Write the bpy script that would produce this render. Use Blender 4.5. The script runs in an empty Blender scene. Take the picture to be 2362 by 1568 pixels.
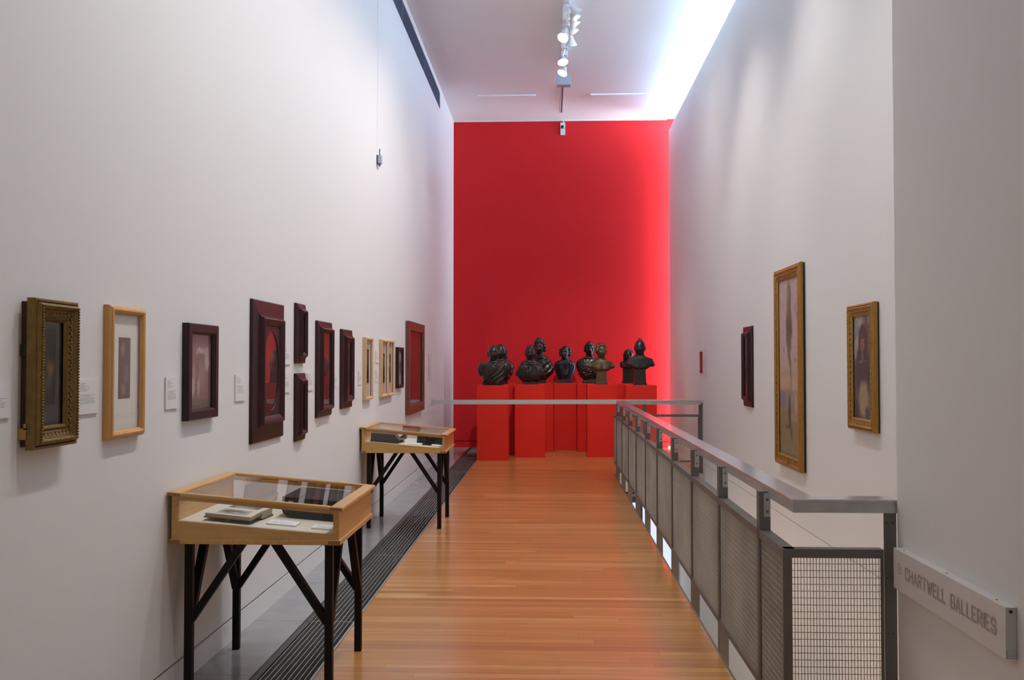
import bpy, bmesh, math, random
from mathutils import Vector, Matrix, noise as mnoise
random.seed(7)
SC = bpy.context.scene
COL = SC.collection

# ------------------------------------------------------------------ camera
FPX, EYE = 2150.0, 1.6
TH = math.atan(53.5 / FPX); PS = math.atan(86.5 * math.cos(TH) / FPX)
_c, _s, _ct, _st = math.cos(PS), math.sin(PS), math.cos(TH), math.sin(TH)
CR = Vector((_c, _s, 0)); CU = Vector((_s*_st, -_c*_st, _ct)); CF = Vector((-_s*_ct, _c*_ct, _st))
cam_d = bpy.data.cameras.new('camera'); cam = bpy.data.objects.new('camera', cam_d); COL.objects.link(cam)
cam_d.sensor_width = 36.0; cam_d.lens = 36.0 * FPX / 2362.0; cam_d.clip_start = 0.05; cam_d.clip_end = 200
cam.matrix_world = Matrix(((CR.x, CU.x, -CF.x, 0), (CR.y, CU.y, -CF.y, 0), (CR.z, CU.z, -CF.z, EYE), (0, 0, 0, 1)))
SC.camera = cam
def ray(px, py): return CF + CR * ((px - 1181.0) / FPX) - CU * ((py - 784.0) / FPX)
def onX(px, py, X):
    d = ray(px, py); t = X / d.x; return Vector((X, t*d.y, EYE + t*d.z))
def onY(px, py, Y):
    d = ray(px, py); t = Y / d.y; return Vector((t*d.x, Y, EYE + t*d.z))

# ------------------------------------------------------------------ world, exposure, light levels
w = bpy.data.worlds.new('world'); SC.world = w; w.use_nodes = True
w.node_tree.nodes['Background'].inputs[0].default_value = (1.0, 0.94, 0.88, 1)
w.node_tree.nodes['Background'].inputs[1].default_value = 0.45
SC.view_settings.view_transform = 'Standard'; SC.view_settings.look = 'None'
SC.view_settings.exposure = 0.22; SC.view_settings.gamma = 1.0; SC.view_settings.use_curve_mapping = False
SKY_PANE = 32.0      # clerestory panes
SLOT_PANE = 23.0      # tall slot window beside the red wall
LOW_PANE = 0.85       # glazing on the lower floor
SPOT_W = 150.0       # watts of one track lamp
WARM = (1.0, 0.935, 0.87)

# ------------------------------------------------------------------ key measures (metres)
XL, XR = -1.835, 2.235          # wall faces
YR = 17.75                      # red wall
YREND = 17.42                   # the right wall stops short of the red wall
ZC = 6.25                       # ceiling
ZRT = 5.955                     # top of the right wall
YB0 = -3.0                      # everything starts behind the camera
XG0, XG1 = -1.52, -1.21         # floor grate
XE = 0.93                       # edge of the boarded floor along the void
YV0, YV1 = 3.86, 13.65          # void in the floor
XN, YN = 1.384, 3.79            # near wall on the right: face and far end

# ------------------------------------------------------------------ helpers: objects
def wloc(o):
    v = Vector((0, 0, 0))
    while o is not None:
        v += o.location; o = o.parent
    return v
def tag(o, label=None, cat=None, group=None, kind=None):
    if label: o['label'] = label
    if cat: o['category'] = cat
    if group: o['group'] = group
    if kind: o['kind'] = kind
    return o
def empty(name, loc=(0, 0, 0), label=None, cat=None, group=None, kind=None, parent=None):
    o = bpy.data.objects.new(name, None); o.location = loc; o.empty_display_size = 0.05
    COL.objects.link(o)
    if parent: o.parent = parent
    return tag(o, label, cat, group, kind)
class MB:
    def __init__(s): s.v = []; s.f = []
    def add(s, vs, fs):
        n = len(s.v); s.v += [tuple(p) for p in vs]; s.f += [tuple(i + n for i in f) for f in fs]; return s
    def box(s, x0, x1, y0, y1, z0, z1):
        return s.add([(x0,y0,z0),(x1,y0,z0),(x1,y1,z0),(x0,y1,z0),(x0,y0,z1),(x1,y0,z1),(x1,y1,z1),(x0,y1,z1)],
                     [(0,3,2,1),(4,5,6,7),(0,1,5,4),(1,2,6,5),(2,3,7,6),(3,0,4,7)])
    def hexa(s, p): return s.add(p, [(0,3,2,1),(4,5,6,7),(0,1,5,4),(1,2,6,5),(2,3,7,6),(3,0,4,7)])
    def prism(s, pts, axis, a, b):           # polygon extruded along an axis ('x','y','z'), pts in the other two
        mk = {'x': lambda p, t: (t, p[0], p[1]), 'y': lambda p, t: (p[0], t, p[1]), 'z': lambda p, t: (p[0], p[1], t)}[axis]
        n = len(pts)
        return s.add([mk(p, a) for p in pts] + [mk(p, b) for p in pts],
                     [tuple(range(n - 1, -1, -1)), tuple(range(n, 2*n))] + [(i, (i+1) % n, n + (i+1) % n, n + i) for i in range(n)])
    def bar(s, a, b, w, h, up=(0, 0, 1)):     # rectangular bar between two points
        a, b = Vector(a), Vector(b); d = (b - a).normalized(); u = Vector(up)
        r = d.cross(u).normalized(); u = r.cross(d)
        r *= w/2; u *= h/2
        return s.hexa([a-r-u, a+r-u, b+r-u, b-r-u, a-r+u, a+r+u, b+r+u, b-r+u])
    def cyl(s, a, b, r0, r1=None, n=12, cap=True):
        a, b = Vector(a), Vector(b); r1 = r0 if r1 is None else r1
        d = (b - a).normalized(); t = Vector((1, 0, 0)) if abs(d.x) < .9 else Vector((0, 1, 0))
        r = d.cross(t).normalized(); u = r.cross(d)
        vs = [a + (r*math.cos(2*math.pi*i/n) + u*math.sin(2*math.pi*i/n))*r0 for i in range(n)] + \
             [b + (r*math.cos(2*math.pi*i/n) + u*math.sin(2*math.pi*i/n))*r1 for i in range(n)]
        fs = [(i, (i+1) % n, n + (i+1) % n, n + i) for i in range(n)]
        if cap: fs += [tuple(range(n-1, -1, -1)), tuple(range(n, 2*n))]
        return s.add(vs, fs)
    def lathe(s, prof, n=24, c=(0, 0, 0)):    # (r, z) profile turned about z
        vs = []; fs = []; m = len(prof)
        for (r, z) in prof:
            for i in range(n):
                t = 2*math.pi*i/n; vs.append((c[0] + r*math.cos(t), c[1] + r*math.sin(t), c[2] + z))
        for j in range(m - 1):
            for i in range(n):
                fs.append((j*n + i, j*n + (i+1) % n, (j+1)*n + (i+1) % n, (j+1)*n + i))
        return s.add(vs, fs)
    def ball(s, c, rx, ry=None, rz=None, nu=12, nv=8):
        ry = rx if ry is None else ry; rz = rx if rz is None else rz
        vs = [(c[0], c[1], c[2] + rz)]; fs = []
        for j in range(1, nv):
            t = math.pi*j/nv
            for i in range(nu):
                p = 2*math.pi*i/nu
                vs.append((c[0] + rx*math.sin(t)*math.cos(p), c[1] + ry*math.sin(t)*math.sin(p), c[2] + rz*math.cos(t)))
        vs.append((c[0], c[1], c[2] - rz)); L = len(vs) - 1
        for i in range(nu):
            fs.append((0, 1 + i, 1 + (i+1) % nu)); b = 1 + (nv-2)*nu
            fs.append((L, b + (i+1) % nu, b + i))
        for j in range(nv - 2):
            for i in range(nu):
                a = 1 + j*nu; fs.append((a + i, a + nu + i, a + nu + (i+1) % nu, a + (i+1) % nu))
        return s.add(vs, fs)
    def mesh(s, name, off=Vector((0, 0, 0)), smooth=False, bevel=0.0, recalc=True):
        me = bpy.data.meshes.new(name)
        me.from_pydata([(p[0]-off.x, p[1]-off.y, p[2]-off.z) for p in s.v], [], s.f)
        if recalc or bevel:
            bm = bmesh.new(); bm.from_mesh(me)
            if recalc: bmesh.ops.recalc_face_normals(bm, faces=bm.faces)
            if bevel:
                bmesh.ops.bevel(bm, geom=[e for e in bm.edges if len(e.link_faces) == 2 and e.calc_face_angle(0) > .5],
                                offset=bevel, segments=2, affect='EDGES', profile=.5, clamp_overlap=True)
            bm.to_mesh(me); bm.free()
        if smooth:
            for p in me.polygons: p.use_smooth = True
        return me
    def build(s, name, m, parent=None, local=False, **k):
        off = Vector((0, 0, 0)) if (local or parent is None) else wloc(parent)
        me = s.mesh(name, off, **k)
        o = bpy.data.objects.new(name, me); COL.objects.link(o)
        if m is not None: me.materials.append(m)
        if parent is not None: o.parent = parent
        return o
def struct(name, mb, m, **k): return tag(mb.build(name, m, **k), kind='structure')
def link_copy(src, name, parent=None):
    o = src.copy(); COL.objects.link(o)
    if parent: o.parent = parent
    return o
def copy_tree(o, parent=None):
    c = o.copy(); COL.objects.link(c); c.parent = parent
    for ch in list(o.children): copy_tree(ch, c)
    return c

# ------------------------------------------------------------------ helpers: materials
class NT:
    def __init__(s, name):
        s.m = bpy.data.materials.new(name); s.m.use_nodes = True; s.t = s.m.node_tree; s.n = s.t.nodes; s.l = s.t.links
        s.b = s.n['Principled BSDF']; s.out = s.n['Material Output']
    def new(s, typ, **k):
        nd = s.n.new(typ)
        for a, b in k.items(): setattr(nd, a, b)
        return nd
    def link(s, a, b): s.l.new(a, b)
    def val(s, sock, v):
        if hasattr(v, 'is_output') or isinstance(v, bpy.types.NodeSocket): s.l.new(v, sock)
        else: sock.default_value = v
    def math(s, op, a, b=None, c=None):
        nd = s.new('ShaderNodeMath', operation=op); s.val(nd.inputs[0], a)
        if b is not None: s.val(nd.inputs[1], b)
        if c is not None: s.val(nd.inputs[2], c)
        return nd.outputs[0]
    def mix(s, fac, a, b):
        nd = s.new('ShaderNodeMix', data_type='RGBA'); s.val(nd.inputs[0], fac)
        s.val(nd.inputs[6], (*a, 1) if isinstance(a, tuple) and len(a) == 3 else a)
        s.val(nd.inputs[7], (*b, 1) if isinstance(b, tuple) and len(b) == 3 else b)
        return nd.outputs[2]
    def noise(s, vec, scale, detail=3.0, rough=.5):
        nd = s.new('ShaderNodeTexNoise'); nd.inputs['Scale'].default_value = scale
        nd.inputs['Detail'].default_value = detail; nd.inputs['Roughness'].default_value = rough
        if vec is not None: s.l.new(vec, nd.inputs['Vector'])
        return nd
    def scaled(s, vec, sc):
        nd = s.new('ShaderNodeMapping'); s.l.new(vec, nd.inputs['Vector']); nd.inputs['Scale'].default_value = sc
        return nd.outputs[0]
    def pos(s): return s.new('ShaderNodeNewGeometry').outputs['Position']
    def coord(s, kind): return s.new('ShaderNodeTexCoord').outputs[kind]
    def ramp(s, fac, stops):
        nd = s.new('ShaderNodeValToRGB'); s.val(nd.inputs[0], fac); e = nd.color_ramp.elements
        while len(e) < len(stops): e.new(.5)
        for i, (p, c) in enumerate(stops): e[i].position = p; e[i].color = (*c, 1)
        return nd.outputs[0]
    def bump(s, h, strength, dist=.01):
        nd = s.new('ShaderNodeBump'); nd.inputs['Strength'].default_value = strength; nd.inputs['Distance'].default_value = dist
        s.l.new(h, nd.inputs['Height']); s.l.new(nd.outputs[0], s.b.inputs['Normal'])
def mat(name, col, rough=.5, metal=0.0, var=0.0, vscale=8.0, bump=0.0, bscale=60.0, spec=.5, stretch=(1, 1, 1), coat=0.0):
    t = NT(name); t.b.inputs['Roughness'].default_value = rough; t.b.inputs['Metallic'].default_value = metal
    t.b.inputs['Specular IOR Level'].default_value = spec; t.b.inputs['Base Color'].default_value = (*col, 1)
    if coat: t.b.inputs['Coat Weight'].default_value = coat; t.b.inputs['Coat Roughness'].default_value = .1
    if var or bump: p = t.scaled(t.pos(), stretch)
    if var:
        n = t.noise(p, vscale, 4.0)
        t.link(t.mix(n.outputs[0], tuple(c*(1-var) for c in col), tuple(min(1, c*(1+var)) for c in col)), t.b.inputs['Base Color'])
    if bump: t.bump(t.noise(p, bscale, 4.0).outputs[0], bump, .004)
    return t.m
def emit(name, col, power):
    t = NT(name); e = t.new('ShaderNodeEmission'); e.inputs[0].default_value = (*col, 1); e.inputs[1].default_value = power
    t.link(e.outputs[0], t.out.inputs[0]); return t.m
def glass_mat(name, ior=1.75, tint=(1, 1, 1), rough=0.0):
    t = NT(name); fr = t.new('ShaderNodeFresnel'); fr.inputs[0].default_value = ior
    tr = t.new('ShaderNodeBsdfTransparent'); tr.inputs[0].default_value = (*tint, 1)
    gl = t.new('ShaderNodeBsdfGlossy'); gl.inputs['Roughness'].default_value = rough
    mx = t.new('ShaderNodeMixShader'); bf = t.new('ShaderNodeNewGeometry').outputs['Backfacing']
    t.link(t.math('MULTIPLY', fr.outputs[0], t.math('SUBTRACT', 1.0, bf)), mx.inputs[0]); t.link(tr.outputs[0], mx.inputs[1]); t.link(gl.outputs[0], mx.inputs[2])
    t.link(mx.outputs[0], t.out.inputs[0]); return t.m
def wood_mat(name, c0, c1, rough=.4, grain=(2, 40, 40), scale=1.0, coat=0.0, rand=.0, bump=.05, spec=.5):
    t = NT(name); t.b.inputs['Roughness'].default_value = rough; t.b.inputs['Specular IOR Level'].default_value = spec
    if coat: t.b.inputs['Coat Weight'].default_value = coat; t.b.inputs['Coat Roughness'].default_value = .12
    p = t.scaled(t.pos(), tuple(g*scale for g in grain)); n = t.noise(p, 1.0, 5.0, .6)
    f = t.math('MULTIPLY_ADD', n.outputs[0], 1.8, -.4)
    t.link(t.mix(f, c0, c1), t.b.inputs['Base Color'])
    if bump: t.bump(n.outputs[0], bump, .003)
    return t.m
def paint_mat(name, base, shapes, warp=.03, wscale=6.0, mottled=.25, rough=.35, gloss_coat=0.0, streak=(1, 1, 1)):
    """flat picture: soft ellipses / rectangles layered over a mottled ground; u = along Y, v = Z in 0..1"""
    t = NT(name); t.b.inputs['Roughness'].default_value = rough
    g = t.coord('Generated'); wn = t.noise(t.scaled(g, streak), wscale, 5.0, .6)
    sep = t.new('ShaderNodeSeparateXYZ'); t.link(g, sep.inputs[0]); sw = t.new('ShaderNodeSeparateColor'); t.link(wn.outputs['Color'], sw.inputs[0])
    u = t.math('ADD', sep.outputs[1], t.math('MULTIPLY', t.math('SUBTRACT', sw.outputs[0], .5), warp*2))
    v = t.math('ADD', sep.outputs[2], t.math('MULTIPLY', t.math('SUBTRACT', sw.outputs[1], .5), warp*2))
    col = t.mix(wn.outputs[0], tuple(c*(1-mottled) for c in base), tuple(min(1, c*(1+mottled)) for c in base))
    for (kind, cu, cv, ru, rv, soft, c) in shapes:
        du = t.math('DIVIDE', t.math('SUBTRACT', u, cu), ru); dv = t.math('DIVIDE', t.math('SUBTRACT', v, cv), rv)
        if kind == 'e': d = t.math('SQRT', t.math('ADD', t.math('MULTIPLY', du, du), t.math('MULTIPLY', dv, dv)))
        else: d = t.math('MAXIMUM', t.math('ABSOLUTE', du), t.math('ABSOLUTE', dv))
        mr = t.new('ShaderNodeMapRange', interpolation_type='SMOOTHSTEP'); t.link(d, mr.inputs[0])
        mr.inputs[1].default_value = 1 - soft; mr.inputs[2].default_value = 1 + soft; mr.inputs[3].default_value = 1; mr.inputs[4].default_value = 0
        cc = t.mix(wn.outputs[0], tuple(x*(1-mottled) for x in c), tuple(min(1, x*(1+mottled)) for x in c))
        col = t.mix(mr.outputs[0], col, cc)
    fine = t.noise(t.scaled(g, (1, 60*streak[1], 26*streak[2])), 1.0, 4.0, .7)
    br = t.math('MULTIPLY_ADD', fine.outputs[0], 1.5, .25)
    vm = t.new('ShaderNodeVectorMath', operation='SCALE'); t.link(col, vm.inputs[0]); t.val(vm.inputs['Scale'], br)
    t.link(vm.outputs[0], t.b.inputs['Base Color']); return t.m
def text_mat(name, paper=(.78, .78, .79), ink=(.25, .25, .26), lines=16, top=.92, bottom=.3, horiz='y', flip=False, head=True):
    """small illegible printed lines on a card"""
    t = NT(name); t.b.inputs['Roughness'].default_value = .5
    g = t.coord('Generated'); sep = t.new('ShaderNodeSeparateXYZ'); t.link(g, sep.inputs[0])
    u = sep.outputs[1] if horiz == 'y' else sep.outputs[0]
    v = sep.outputs[2] if horiz in ('y',) else sep.outputs[1]
    if flip: u = t.math('SUBTRACT', 1.0, u)
    row = t.math('MULTIPLY', v, float(lines*1.5)); fr = t.math('FRACT', row); rowi = t.math('FLOOR', row)
    ln = t.math('MULTIPLY', t.math('GREATER_THAN', fr, .38), t.math('LESS_THAN', fr, .72))
    wv = t.new('ShaderNodeCombineXYZ'); t.val(wv.inputs[0], t.math('MULTIPLY', u, 26.0)); t.val(wv.inputs[1], t.math('MULTIPLY', rowi, 7.3))
    words = t.math('GREATER_THAN', t.noise(wv.outputs[0], 1.0, 1.0).outputs[0], .40)
    wn = t.new('ShaderNodeTexWhiteNoise', noise_dimensions='1D'); t.link(rowi, wn.inputs['W'])
    para = t.math('LESS_THAN', v, .62); endu = t.math('MULTIPLY_ADD', wn.outputs[0], .25, .66)
    endh = t.math('MULTIPLY_ADD', wn.outputs[0], .30, .30)
    end = t.math('ADD', t.math('MULTIPLY', para, endu), t.math('MULTIPLY', t.math('SUBTRACT', 1.0, para), endh))
    inside = t.math('MULTIPLY', t.math('MULTIPLY', t.math('GREATER_THAN', u, .12), t.math('LESS_THAN', u, end)),
                    t.math('MULTIPLY', t.math('GREATER_THAN', v, bottom), t.math('LESS_THAN', v, top)))
    gap = t.math('SUBTRACT', 1.0, t.math('MULTIPLY', t.math('GREATER_THAN', v, .60), t.math('LESS_THAN', v, .68)))
    f = t.math('MULTIPLY', t.math('MULTIPLY', ln, words), t.math('MULTIPLY', inside, gap))
    t.link(t.mix(f, paper, ink), t.b.inputs['Base Color']); return t.m

# ------------------------------------------------------------------ materials
M = {}
M['white'] = mat('white_wall_paint', (.755, .75, .745), .65, var=.012, vscale=1.5, bump=.02, bscale=120)
M['ceil'] = mat('white_ceiling_paint', (.86, .865, .875), .7, var=.01, vscale=1.0)
M['red'] = mat('red_wall_paint', (.63, .015, .018), .75, spec=.25, var=.06, vscale=25, bump=.03, bscale=140)
M['redplinth'] = mat('red_plinth_paint', (.72, .020, .008), .55, spec=.3, var=.05, vscale=6, bump=.02, bscale=140)
M['groove'] = mat('shadow_gap_paint', (.25, .24, .23), .8)
M['redgroove'] = mat('red_shadow_gap', (.16, .004, .005), .8)
M['concrete'] = mat('polished_concrete', (.27, .275, .285), .16, var=.2, vscale=5, bump=.02, bscale=30)
M['channel'] = mat('dark_channel', (.025, .026, .028), .6, var=.3, vscale=20)
M['gratedark'] = mat('weathered_dark_steel', (.065, .07, .08), .4, .6, var=.4, vscale=30)
M['alu'] = mat('aluminium_bar', (.50, .50, .50), .35, .8, var=.1, vscale=20)
M['steel'] = mat('brown_grey_steel', (.165, .155, .148), .5, .5, var=.18, vscale=6, bump=.03, bscale=40)
M['galv'] = mat('galvanised_steel', (.48, .50, .51), .38, .7, var=.22, vscale=14, bump=.03, bscale=60)
M['railtop'] = mat('galvanised_handrail', (.60, .61, .63), .2, .7, var=.15, vscale=5, stretch=(1, .4, 1), bump=.02, bscale=40)
M['wire'] = mat('galvanised_wire', (.43, .425, .385), .5, .35, var=.5, vscale=2.2)
M['black'] = mat('black_stained_wood', (.007, .005, .005), .5, var=.2, vscale=10, spec=.2)
M['case'] = wood_mat('honey_oak', (.42, .215, .055), (.62, .36, .11), .33, (6, 6, 70), coat=.3)
M['caseside'] = wood_mat('honey_oak_lengthwise', (.46, .23, .06), (.63, .36, .11), .33, (60, 3, 60), coat=.3)
M['casedark'] = wood_mat('end_grain_oak', (.20, .085, .022), (.30, .14, .04), .35, (40, 40, 40), coat=.3)
M['linen'] = mat('pale_linen', (.60, .55, .47), .9, var=.06, vscale=200)
M['glass'] = glass_mat('case_glass', 1.45)
M['picglass'] = glass_mat('picture_glass', 1.62)
M['softglass'] = glass_mat('low_glare_picture_glass', 1.32)
M['gold'] = mat('aged_gilt', (.20, .122, .032), .42, .5, var=.4, vscale=30, bump=.3, bscale=120)
M['gilt2'] = mat('bright_gilt', (.37, .19, .035), .42, .45, var=.25, vscale=25, bump=.2, bscale=90)
M['honey'] = wood_mat('honey_frame_wood', (.50, .25, .07), (.66, .37, .12), .4, (30, 30, 5))
M['pine'] = wood_mat('pale_pine', (.60, .38, .18), (.72, .48, .25), .45, (30, 30, 5))
M['mahog'] = wood_mat('dark_mahogany', (.016, .0045, .006), (.044, .011, .014), .38, (20, 20, 6), coat=.05, spec=.3)
M['ebony'] = wood_mat('dark_brown_frame', (.014, .006, .007), (.034, .014, .016), .4, (20, 20, 6), coat=.05, spec=.3)
M['brownframe'] = wood_mat('red_brown_frame', (.13, .032, .018), (.20, .052, .028), .4, (20, 20, 5), coat=.1)
M['maroon'] = mat('maroon_backing', (.045, .010, .008), .6)
M['blackside'] = mat('black_canvas_edge', (.012, .010, .010), .6)
M['mount'] = mat('cream_mount', (.80, .77, .70), .8)
M['pinkmount'] = mat('pale_mount', (.62, .58, .56), .8)
M['bronze'] = mat('dark_bronze', (.034, .027, .024), .27, .5, var=.5, vscale=18, bump=.1, bscale=70)
M['bronzeblue'] = mat('blue_black_bronze', (.020, .020, .027), .36, .5, var=.4, vscale=18, bump=.1, bscale=70)
M['bronzeolive'] = mat('olive_bronze', (.105, .075, .034), .38, .55, var=.35, vscale=14, bump=.1, bscale=70)
M['whiteplastic'] = mat('white_enamel', (.72, .73, .75), .35)
M['greyplastic'] = mat('pale_blue_grey_enamel', (.42, .46, .54), .4)
M['brightwhite'] = mat('bright_white_enamel', (.95, .95, .96), .5)
M['card'] = text_mat('printed_wall_label')
M['cardside'] = mat('label_board', (.72, .72, .73), .6)
M['sky'] = emit('daylight_glazing', (.47, .71, 1.0), SKY_PANE)
M['slot'] = emit('slot_daylight', (.74, .85, 1.0), SLOT_PANE)
M['low'] = emit('lower_glazing', (.80, .88, 1.0), LOW_PANE)
M['bulb'] = emit('lamp_face', (1.0, .93, .82), 14.0)
M['louvre'] = mat('blue_grey_louvre', (.10, .16, .27), .4, .1)
M['louvredark'] = mat('louvre_cavity', (.02, .03, .05), .7)

# boarded floor: one colour for each board
t = NT('varnished_floor_boards')
oi = t.new('ShaderNodeObjectInfo'); ge = t.new('ShaderNodeNewGeometry')
rnd = t.math('FRACT', t.math('ADD', oi.outputs['Random'], ge.outputs['Random Per Island']))
ofs = t.new('ShaderNodeCombineXYZ'); t.val(ofs.inputs[0], t.math('MULTIPLY', rnd, 31.0)); t.val(ofs.inputs[2], t.math('MULTIPLY', rnd, 17.0))
va = t.new('ShaderNodeVectorMath', operation='ADD'); t.link(ge.outputs['Position'], va.inputs[0]); t.link(ofs.outputs[0], va.inputs[1])
gr = t.noise(t.scaled(va.outputs[0], (1.6, 55, 20)), 1.0, 5.0, .62)
base = t.ramp(rnd, [(0, (.36, .150, .032)), (.2, (.49, .215, .050)), (.6, (.62, .295, .080)), (.85, (.69, .345, .105)), (1, (.80, .45, .17))])
t.link(t.mix(t.math('MULTIPLY_ADD', gr.outputs[0], 1.6, -.3), (.34, .135, .030), base), t.b.inputs['Base Color'])
t.b.inputs['Roughness'].default_value = .30; t.b.inputs['Specular IOR Level'].default_value = .6
t.b.inputs['Coat Weight'].default_value = .6; t.b.inputs['Coat Roughness'].default_value = .18
M['boards'] = t.m

# ================================================================== STRUCTURE
T = .25
ZLOW = -3.4
struct('floor', MB().box(XG1, XE, YB0, YV1, -.30, -.022).box(XG1, 3.6, YV1, YR + .05, -.30, -.022).box(XE, XN + .3, YB0, YV0 - .02, -.30, -.022), M['channel'])
FLOOR = bpy.data.objects['floor']
# left wall: wall board above a shadow gap, skirting below
wl = struct('wall_left', MB().box(XL - T, XL, YB0, YR + .3, .135, 5.865), M['white'])
struct('trim_10', MB().box(XL - T, XL, YB0, YR + .3, 6.145, ZC + .2), M['white'])
struct('trim_11', MB().box(XL - T, XL, 15.52, YR + .3, 5.865, 6.145), M['white'])
struct('trim_1', MB().box(XL - T, XL - .012, YB0, YR + .3, .12, .14), M['groove'])
struct('baseboard_left', MB().box(XL - T, XL, YB0, YR + .05, -.05, .122), M['white'])
# right wall along the void; it goes down to the lower floor and stops short of the red wall
struct('wall_right', MB().box(XR, XR + .2, YN, YREND, .148, ZRT), M['white'])
struct('trim_2', MB().box(XR + .006, XR + .2, YN, YREND, .139, .158), mat('pale_shadow_gap', (.5, .49, .48), .8))
struct('baseboard_right', MB().box(XR, XR + .2, YN, YREND, ZLOW, .141), M['white'])
# near wall with the sign, closing the space between it and the right wall
struct('wall_near', MB().box(XN, XR + .2, YB0, YN, -.05, ZC), M['white'])
struct('wall_void_near', MB().box(XE, XR + .2, YV0 - .12, YV0 - .02, ZLOW, -.30), M['white'])
# red end wall
struct('wall_red', MB().box(XL - .3, 3.6, YR, YR + .2, .125, ZC), M['red'])
struct('trim_3', MB().box(XL - .3, 3.6, YR + .012, YR + .2, .108, .128), M['redgroove'])
struct('baseboard_red', MB().box(XL - .3, 3.6, YR, YR + .2, -.05, .11), M['red'])
struct('trim_4', MB().box(XR + .0, 2.62, YR - .012, YR, .0, .035), M['white'])
struct('ceiling', MB().box(XL - .3, 3.0, YB0, YR + .2, ZC, ZC + .2), M['ceil'])
struct('trim_5', MB().box(XL, XR, YR - .02, YR, ZC - .022, ZC), M['white'])
# lower floor and its far glazing
struct('floor_lower', MB().box(-2.0, 3.6, YV0 - .2, YR + .3, ZLOW - .1, ZLOW), mat('lower_floor', (.50, .38, .28), .5))
globe = emit('added_warm_globe', (1.0, .60, .34), 70.0)  # unseen lamps added under the floor edge to warm the right wall
for k_, yl in enumerate((4.75, 6.75, 8.75, 10.75)):
    dl = empty('added_void_lamp', (XE + .013, yl, -.62), 'added unseen lamp below the floor edge in the void, %s from the near end' % ('first', 'second', 'third', 'fourth')[k_], 'lamp', 'added lamps in the stair void')
    MB().box(XE + .013, XE + .03, yl - .05, yl + .05, -.68, -.30).bar((XE + .03, yl, -.62), (XE + .12, yl, -.62), .02, .02).build('bracket', M['steel'], dl)
    MB().ball((XE + .17, yl, -.62), .055, nu=16, nv=10).build('globe', globe, dl, smooth=True)
# clerestory above the right wall: shelf, posts between the bays, glazing
struct('ledge_clerestory', MB().box(XR + .2, 2.98, YB0, YREND, ZRT - .40, ZRT - .34), M['white'])
bays = [y for y in range(-3, 18, 2)]
YS = [-2.35 + 2.01*k for k in range(10)] + [YR]
win = struct('window_1', MB().box(2.90, 2.93, YB0, YR, ZRT - .35, ZRT - .30).box(2.90, 2.93, YB0, YR, ZC - .03, ZC), M['whiteplastic'])
for k in range(len(YS) - 1):
    MB().box(2.935, 2.945, YS[k] + .03, YS[k+1] - .03, ZRT - .32, ZC - .01).build('pane', M['sky'], win)
for k, y in enumerate(YS[1:-1]):
    MB().box(XR + .02, 2.93, y - .02, y + .02, ZRT, ZC - .002).build('mullion', M['white'], win)
# tall slot window in the return beside the red wall
ws = struct('window_2', MB().box(2.60, 2.66, YREND - .02, YREND + .03, -.02, ZC).box(2.60, 2.66, YR - .03, YR, -.02, ZC), M['whiteplastic'])
for a in range(4):
    MB().box(2.63, 2.64, YREND + .03, YR - .03, .06 + a*1.55, .06 + a*1.55 + 1.50).build('pane', M['slot'], ws)
struct('wall_slot', MB().box(2.435, 2.66, YREND - .2, YREND - .02, -.02, ZRT - .4), M['white'])
wlow = struct('window_3', MB().box(XE, 2.10, 16.2, 16.26, -2.83, -2.75).box(XE, 2.10, 16.2, 16.26, -.80, -.72).box(1.55, 1.60, 16.2, 16.26, -2.75, -.80), M['steel'])
for a, b in ((XE, 1.55), (1.60, 2.10)): MB().box(a, b, 16.23, 16.24, -2.75, -.80).build('pane', M['low'], wlow)
struct('wall_lower', MB().box(XE, XR, 16.27, 16.35, ZLOW, -.3), M['white'])

# slab edge trims round the void
struct('trim_6', MB().box(XE, XE + .012, YV0, YV1, -.30, .0), M['steel'])
struct('trim_7', MB().box(XE, XR, YV1 - .05, YV1, -.26, .006), M['galv'])

# ---- floor boards: one piece each (the nearest 300), the far rest joined
unit = MB().box(-.5, .5, -.5, .5, -.5, .5).mesh('floor_board'); unit.materials.append(M['boards'])
BW = .066; rows = []
y = 4.45
rng = random.Random(3)
while y < YR - .01:
    y1 = min(y + BW, YR); x1max = XE if y1 <= YV1 else 3.55
    x = XG1 + .012
    first = rng.uniform(.2, 2.2); L = first
    while x < x1max - .01:
        xe = min(x + L, x1max)
        if x1max - xe < .12: xe = x1max
        rows.append((x, xe, y, y1)); x = xe; L = rng.uniform(.9, 2.6)
    y = y1
far = MB()
for i, (x0, x1, y0, y1) in enumerate(rows):
    g = .0005; dz = rng.uniform(0, .0004)
    if i < 300:
        o = bpy.data.objects.new('floor_board', unit); COL.objects.link(o); o.parent = FLOOR
        o.location = ((x0+x1)/2, (y0+y1)/2, -.011 - .0004 + dz); o.scale = (x1-x0-2*g, y1-y0-2*g, .022)
    else: far.box(x0+g, x1-g, y0+g, y1-g, -.022, -.0004 + dz)
tag(far.build('floor_board_rest', M['boards'], FLOOR), kind='stuff')
nb = MB()
y = YB0
while y < 4.45 - .01:                                   # under and behind the camera, out of the picture
    y1 = min(y + .2, 4.45); nb.box(XG1 + .012, XE if y1 > YV0 else XN, y, y1, -.022, 0); y = y1
tag(nb.build('floor_board_near', M['boards'], FLOOR), kind='stuff')

# ---- concrete slabs by the left wall
slab_root = struct('floor_strip', MB().box(XL, XG0, YB0, YR, -.30, -.03), M['channel'])
yj = 5.774 - 2.01*4
k = 0
while yj < YR - .02:
    ye = min(yj + 1.005, YR)
    if ye - yj > .05: MB().box(XL, XG0 - .003, yj + .002, ye - .002, -.03, .0).build('floor_slab', M['concrete'], slab_root)
    yj = ye
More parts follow.
